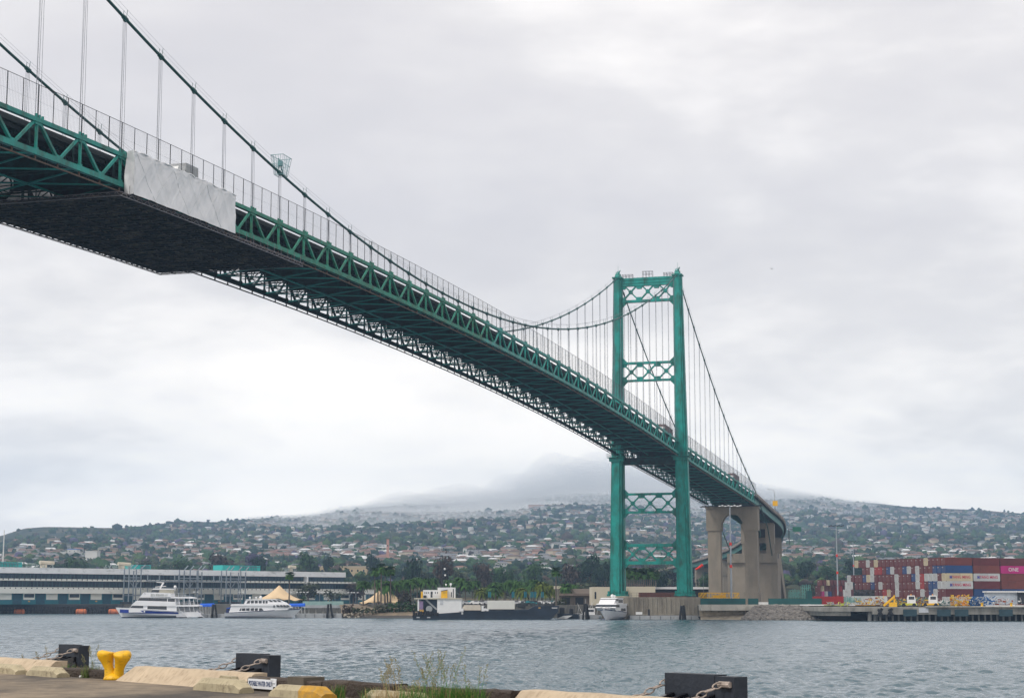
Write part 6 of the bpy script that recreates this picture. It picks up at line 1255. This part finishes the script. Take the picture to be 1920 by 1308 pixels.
# larger landmarks on the slope
def landmark(px, yb, Y, wpx, hm_, m_, rf, label, name='building', cat='building', two=False):
    b = at(px, yb, Y); w = wpx*Y/F/2; h = hm_; b.z = max(b.z, float(terrain(b.x, Y))+.5); o = empty(name, b, 0, label, cat); MB().bx(-w, w, 0, 14 if w > 5 else 2*w, -12, h).build('wall', m_, o); MB().bx(-w-.3, w+.3, -.3, (14 if w > 5 else 2*w)+.3, h+.01, h+.7).build('roof', rf, o)
    n = max(1, int(w/2)); 
    for i in range(min(n, 24)): x = -w+(i+.5)*2*w/n; MB().bx(x-.6, x+.6, -.06, .01, h*.35, h*.35+1.6).build('window', GLASS, o)
landmark(643, 1076, 1320, 88, 5.4, mat('yellow_tan', (.50, .39, .24), .9, var=.06), hm['cream'], 'long yellow tan building behind the right end of the terminal'); landmark(725, 1074, 1330, 26, 4.5, mat('yellow_tan', (.55, .40, .22)), hm['cream'], 'yellow tan building wing above the tall palms')
landmark(131, 1049, 1900, 36, 7, hm['white'], hm['white'], 'large white villa complex on the slope above the terminal'); landmark(135, 1038, 1930, 18, 5, hm['white'], mat('roof_blue', (.05, .15, .5)), 'white villa with a blue roof strip above the terminal'); landmark(170, 1058, 1700, 22, 12, hm['white'], hm['white'], 'tall white house below the villa complex')
landmark(727, 1031, 1750, 4.6, 11, mat('tower_pink', (.48, .24, .18)), rm['terracotta'], 'slim salmon pink church tower on the slope', 'church_tower', 'tower'); landmark(200, 1029, 2900, 42, 6, hm['pink'], rm['terracotta'], 'wide terracotta apartment row on the left slope'); landmark(264, 1028, 3000, 40, 5, hm['tan'], rm['terracotta'], 'tan apartment row right of the terracotta row on the slope')
landmark(1008, 988, 4400, 34, 11, hm['pink'], rm['terracotta'], 'large terracotta roofed building high on the central slope'); landmark(495, 990, 3800, 24, 9, hm['tan'], rm['terracotta'], 'tan building on the upper slope left of centre'); landmark(744, 968, 4900, 28, 10, hm['white'], hm['white'], 'white building high on the slope above the palms')
for px0, px1, Y, lb in ((0, 16, 960, 'red tiled low roof at the left edge behind the terminal'), (25, 56, 960, 'red tiled roof behind the left teal plant room')): z = 21.5; o = empty('shed_roof', (gx((px0+px1)/2, Y), Y, 4), 0, lb, 'building'); w = (gx(px1, Y)-gx(px0, Y))/2; MB().bx(-w, w, 0, 12, 0, z-4).build('wall', hm['pink'], o); m = MB(); m.prism([(-w, 0), (w, 0), (w*.85, 2), (-w*.85, 2)], (0, 0, z-4+.01), (1, 0, 0), (0, 0, 1), (0, 1, 0), 12); m.build('roof', rm['terracotta'], o)
# parked cars and poles behind the shore strip
for i in range(22):
    px = 866+i*8.6+eps(2.5); col = random.choice([('white', (.75, .75, .75)), ('silver', (.45, .46, .48)), ('teal', (.02, .22, .26)), ('dark', (.05, .05, .06))]); o = vehicle(px, 628+(i % 3)*7, 4.3, 4.6, col, f'{col[0]} car parked in the lot between the barge and the palm row', 'parked_car', 'car', 0, 1.5); o['group'] = f'{col[0]} cars parked behind the barge'
for i, px in enumerate((962, 985, 997, 1003, 1017, 918)):
    o = empty('banner_post', (gx(px, 612), 612, 4.3), 0, ['teal banner post above the trailer', 'teal banner post above the deck gear', 'teal banner post left of the leafy palms', 'teal banner post under the leafy palms', 'teal banner post right of the leafy palms', 'blue post with a round white lamp above the tank truck'][i], 'banner post'); MB().tube([(0, 0, 0), (0, 0, 5.0)], .1, 6).build('post', DARK, o); MB().bx(-.45, .45, -.05, .05, 2.6, 4.6).build('banner', mat('banner_teal', (.01, .15, .20)), o)
# ------------------------------------------------------------------ far vegetation and far houses in bulk
def ico(sub):
    bm = bmesh.new(); bmesh.ops.create_icosphere(bm, subdivisions=sub, radius=1); v = np.array([v.co[:] for v in bm.verts]); f = np.array([[x.index for x in q.verts] for q in bm.faces]); bm.free(); return v, f
def bulk(name, V, Fc, mi, mats, label, smooth=False):
    me = bpy.data.meshes.new(name); k = Fc.shape[1]; me.vertices.add(len(V)); me.vertices.foreach_set('co', V.astype(np.float32).ravel()); me.loops.add(Fc.size); me.loops.foreach_set('vertex_index', Fc.astype(np.int32).ravel()); me.polygons.add(len(Fc)); me.polygons.foreach_set('loop_start', np.arange(0, Fc.size, k, dtype=np.int32)); 
    for q_ in mats: me.materials.append(q_)
    me.polygons.foreach_set('material_index', mi.astype(np.int32)); me.update(calc_edges=True); me.validate(); o = bpy.data.objects.new(name, me); S.collection.objects.link(o); return tag(o, label, None, None, 'stuff')
def scatter(n, Y0, Y1, pw):
    px = rng.uniform(-60, 1980, n); u = rng.random(n)**pw; Y = Y0+(Y1-Y0)*u; X = (px-960)/F*Y*CT; Rg = np.interp(px, rx, rr); ok = Y < Rg+60; return px[ok], X[ok], Y[ok], Rg[ok]
def far_trees(n, Y0, Y1, sub, pw, s0, s1, label, name):
    px, X, Y, Rg = scatter(n, Y0, Y1, pw)
    msk = np.sin(X/160+Y/270)*np.sin(Y/190-X/300)+.6*np.sin(X/70+2)*np.sin(Y/90)
    left = np.clip((330-px)/200, 0, 1)*np.clip((Y-2200)/500, 0, 1); ok = rng.random(len(X)) < np.clip(.74+.4*msk-.62*left, .10, 1); ridge_keep = (Rg-Y < 150) & (rng.random(len(X)) < .10); ok = ok & ~((Rg-Y < 150) & ~ridge_keep)
    px, X, Y = px[ok], X[ok], Y[ok]; Z = terrain(X, Y); v, f = ico(sub); N_ = len(X); vs = rng.uniform(.5, 1.45, (16, len(v), 1))*v[None]; pick = rng.integers(0, 16, N_); s = rng.uniform(s0, s1, N_)*(1+.5*(rng.random(N_) < .08)); asp = rng.uniform(.6, 1.15, N_)
    V = vs[pick]*np.stack([s, s, s*asp], -1)[:, None, :]+np.stack([X, Y, Z+s*asp*.55], -1)[:, None, :]; Fc = (f[None]+np.arange(N_)[:, None, None]*len(v)).reshape(-1, 3)
    kn = ['dark', 'mid', 'olive', 'light', 'brown', 'violet']; pr = np.array([.34, .28, .2, .07, .085, .025]); mi = np.repeat(rng.choice(6, N_, p=pr), len(f)); bulk(name, V.reshape(-1, 3), Fc, mi, [leafm(k) for k in kn], label)
far_trees(14000, 1120, 2700, 2, .9, 1.9, 4.3, 'dense woodland of mixed green trees on the lower slopes', 'woodland')
far_trees(40000, 2300, 7000, 1, .85, 2.8, 6.2, 'distant wooded cover on the upper slopes', 'distant_woodland')
def far_houses(n):
    px, X, Y, Rg = scatter(n, 1750, 6300, .95); ok = (Rg-Y > 260)
    msk = np.sin(X/210+1.2*np.sin(Y/400))*np.sin(Y/120+X/500)+.5*np.sin(X/90+Y/130); left = np.clip((300-px)/150, 0, 1)*np.clip((Y-2300)/300, 0, 1); ok &= rng.random(len(X)) < np.clip(.45+.45*msk-.9*left, .04 if False else .02, 1)
    X, Y = X[ok], Y[ok]; st_ = 62+.012*Y; row = 35*np.sin(X/240+Y/900)+18*np.sin(X/85); keep = rng.random(len(X)) < .75; Y = np.where(keep, np.round((Y-row)/st_)*st_+row+rng.normal(0, 5, len(X)), Y); Z = terrain(X, Y); N_ = len(X); w = rng.uniform(4, 8.5, N_); d = rng.uniform(3, 5, N_); h = rng.choice([3.0, 4.5, 5.5], N_); hr = h+rng.uniform(1.2, 2.2, N_); a = .35*np.sin(X/300+Y/500)+rng.normal(0, .12, N_)
    base = np.array([[-1, -1, 0], [1, -1, 0], [1, 1, 0], [-1, 1, 0]], float); ca, sa = np.cos(a), np.sin(a)
    def place(x, y, z): return np.stack([X+x*ca-y*sa, Y+x*sa+y*ca, Z+z], -1)
    P = []
    for z in (-4*np.ones(N_), h):
        for bx_, by_, _ in base: P.append(place(bx_*w, by_*d, z))
    for bx_, by_, _ in base: P.append(place(bx_*(w+.7), by_*(d+.7), h+.03))
    for bx_, by_ in ((-.6, -.05), (.6, -.05), (.6, .05), (-.6, .05)): P.append(place(bx_*w, by_*d, hr))
    V = np.stack(P, 1); f = np.array([[0, 1, 5, 4], [1, 2, 6, 5], [2, 3, 7, 6], [3, 0, 4, 7], [8, 9, 13, 12], [9, 10, 14, 13], [10, 11, 15, 14], [11, 8, 12, 15], [12, 13, 14, 15]]); Fc = (f[None]+np.arange(N_)[:, None, None]*16).reshape(-1, 4)
    wm = rng.choice(5, N_, p=[.44, .24, .12, .12, .08]); rm_ = 5+rng.choice(4, N_, p=[.30, .34, .22, .14]); mi = np.concatenate([np.repeat(wm[:, None], 4, 1), np.repeat(rm_[:, None], 5, 1)], 1).ravel()
    bulk('distant_houses', V.reshape(-1, 3), Fc, mi, [hm[k] for k in ('white', 'cream', 'tan', 'grey', 'pink')]+[rm[k] for k in ('terracotta', 'grey', 'brown', 'white')], 'hundreds of distant houses scattered over the hillside')
far_houses(15000)
# ------------------------------------------------------------------ a bird, haze and low cloud
o = empty('bird', at(1447, 504, 420), 0, 'tiny dark bird in the sky right of the bridge tower', 'bird'); m = MB(); m.sphere((0, 0, 0), .12, 8, 5, .8); m.prism([(0, 0), (.45, .18), (.1, .12)], (0, 0, 0), (1, 0, 0), (0, 0, 1), (0, 1, 0), .12); m.prism([(0, 0), (-.45, .18), (-.1, .12)], (0, 0, 0), (1, 0, 0), (0, 0, 1), (0, 1, 0), .12); m.build('body', DARK, o)
def volume_mat(name, col, dens, an=.2):
    M = bpy.data.materials.new(name); M.use_nodes = True; nt = M.node_tree; nt.nodes.clear(); out = nt.nodes.new('ShaderNodeOutputMaterial'); v = nt.nodes.new('ShaderNodeVolumePrincipled'); v.inputs['Color'].default_value = col+(1,); v.inputs['Density'].default_value = dens; v.inputs['Anisotropy'].default_value = an; nt.links.new(v.outputs[0], out.inputs['Volume']); return M
hz = MB().bx(-9100, 9100, -400, 7700, -32, 580).build('haze', volume_mat('haze_air', (.42, .60, .84), .00014)); tag(hz, 'thin bluish sea haze over the harbour and hills', kind='stuff')


def low_cloud(fac):
    pxs = np.linspace(430, 2050, 150); fr = np.linspace(0, 1, 46); PX, FR = np.meshgrid(pxs, fr, indexing='ij'); Rg = np.interp(PX, rx, rr); YY = Rg-2300+FR*2750; XX = (PX-960)/F*YY*CT; gz = terrain(XX, YY)
    lat = np.interp(PX, [430, 640, 900, 1100, 1250, 1440, 1540, 1700, 2050], [0, .28, .7, 1, 1, .55, .25, 0, 0]); t = np.clip((YY-(Rg-2200+900*(1-lat)))/2100, 0, 1); nz_ = .75+.35*np.sin(XX/170+1)*np.sin(YY/230)+.22*np.sin(XX/70+YY/90)
    th_ = fac*lat*t**1.35*np.clip(nz_, .15, 2)*np.clip((Rg+60+fac*4-YY)/400, 0, 1); top_ = np.minimum(gz+np.maximum(th_, .02)+6*(th_ > 1), 575); Rgz = terrain((PX-960)/F*Rg*CT, Rg-5); bot = np.where(YY < Rg, gz-6, np.minimum(Rgz-20, top_-.5)); top_ = np.maximum(np.where(YY < Rg, top_, np.minimum(Rgz+th_, 575)), bot+.5)
    a, b = XX.shape; v = np.concatenate([np.stack([XX, YY, bot], -1).reshape(-1, 3), np.stack([XX, YY, top_], -1).reshape(-1, 3)]); n = a*b
    i = (np.arange(a-1)[:, None]*b+np.arange(b-1)[None]).ravel(); f = np.stack([i, i+1, i+b+1, i+b], -1).tolist(); f2 = [[n+k for k in q[::-1]] for q in f]; side = []
    for k in range(a-1): side += [(k*b, k*b+n, (k+1)*b+n, (k+1)*b), (k*b+b-1, (k+1)*b+b-1, (k+1)*b+b-1+n, k*b+b-1+n)]
    for k in range(b-1): side += [(k, k+1, k+1+n, k+n), ((a-1)*b+k, (a-1)*b+k+n, (a-1)*b+k+1+n, (a-1)*b+k+1)]
    me = bpy.data.meshes.new('low_cloud'); me.from_pydata(v.tolist(), [], f+f2+side); me.materials.append(volume_mat('cloud_vapour', (1, 1, 1), .0016, 0)); bm = bmesh.new(); bm.from_mesh(me); bmesh.ops.recalc_face_normals(bm, faces=bm.faces); bm.to_mesh(me); bm.free()
    o = bpy.data.objects.new('low_cloud', me); S.collection.objects.link(o); tag(o, ['thin outermost veil of low cloud over the central ridge', 'middle layer of low cloud over the central ridge', 'low grey cloud hugging the central ridge', 'wispy top layer of low cloud over the central ridge'][[115, 78, 48, 25].index(fac)], kind='stuff')
for fc_ in (115, 78, 48): low_cloud(fc_)
S.cycles.volume_bounces = 2
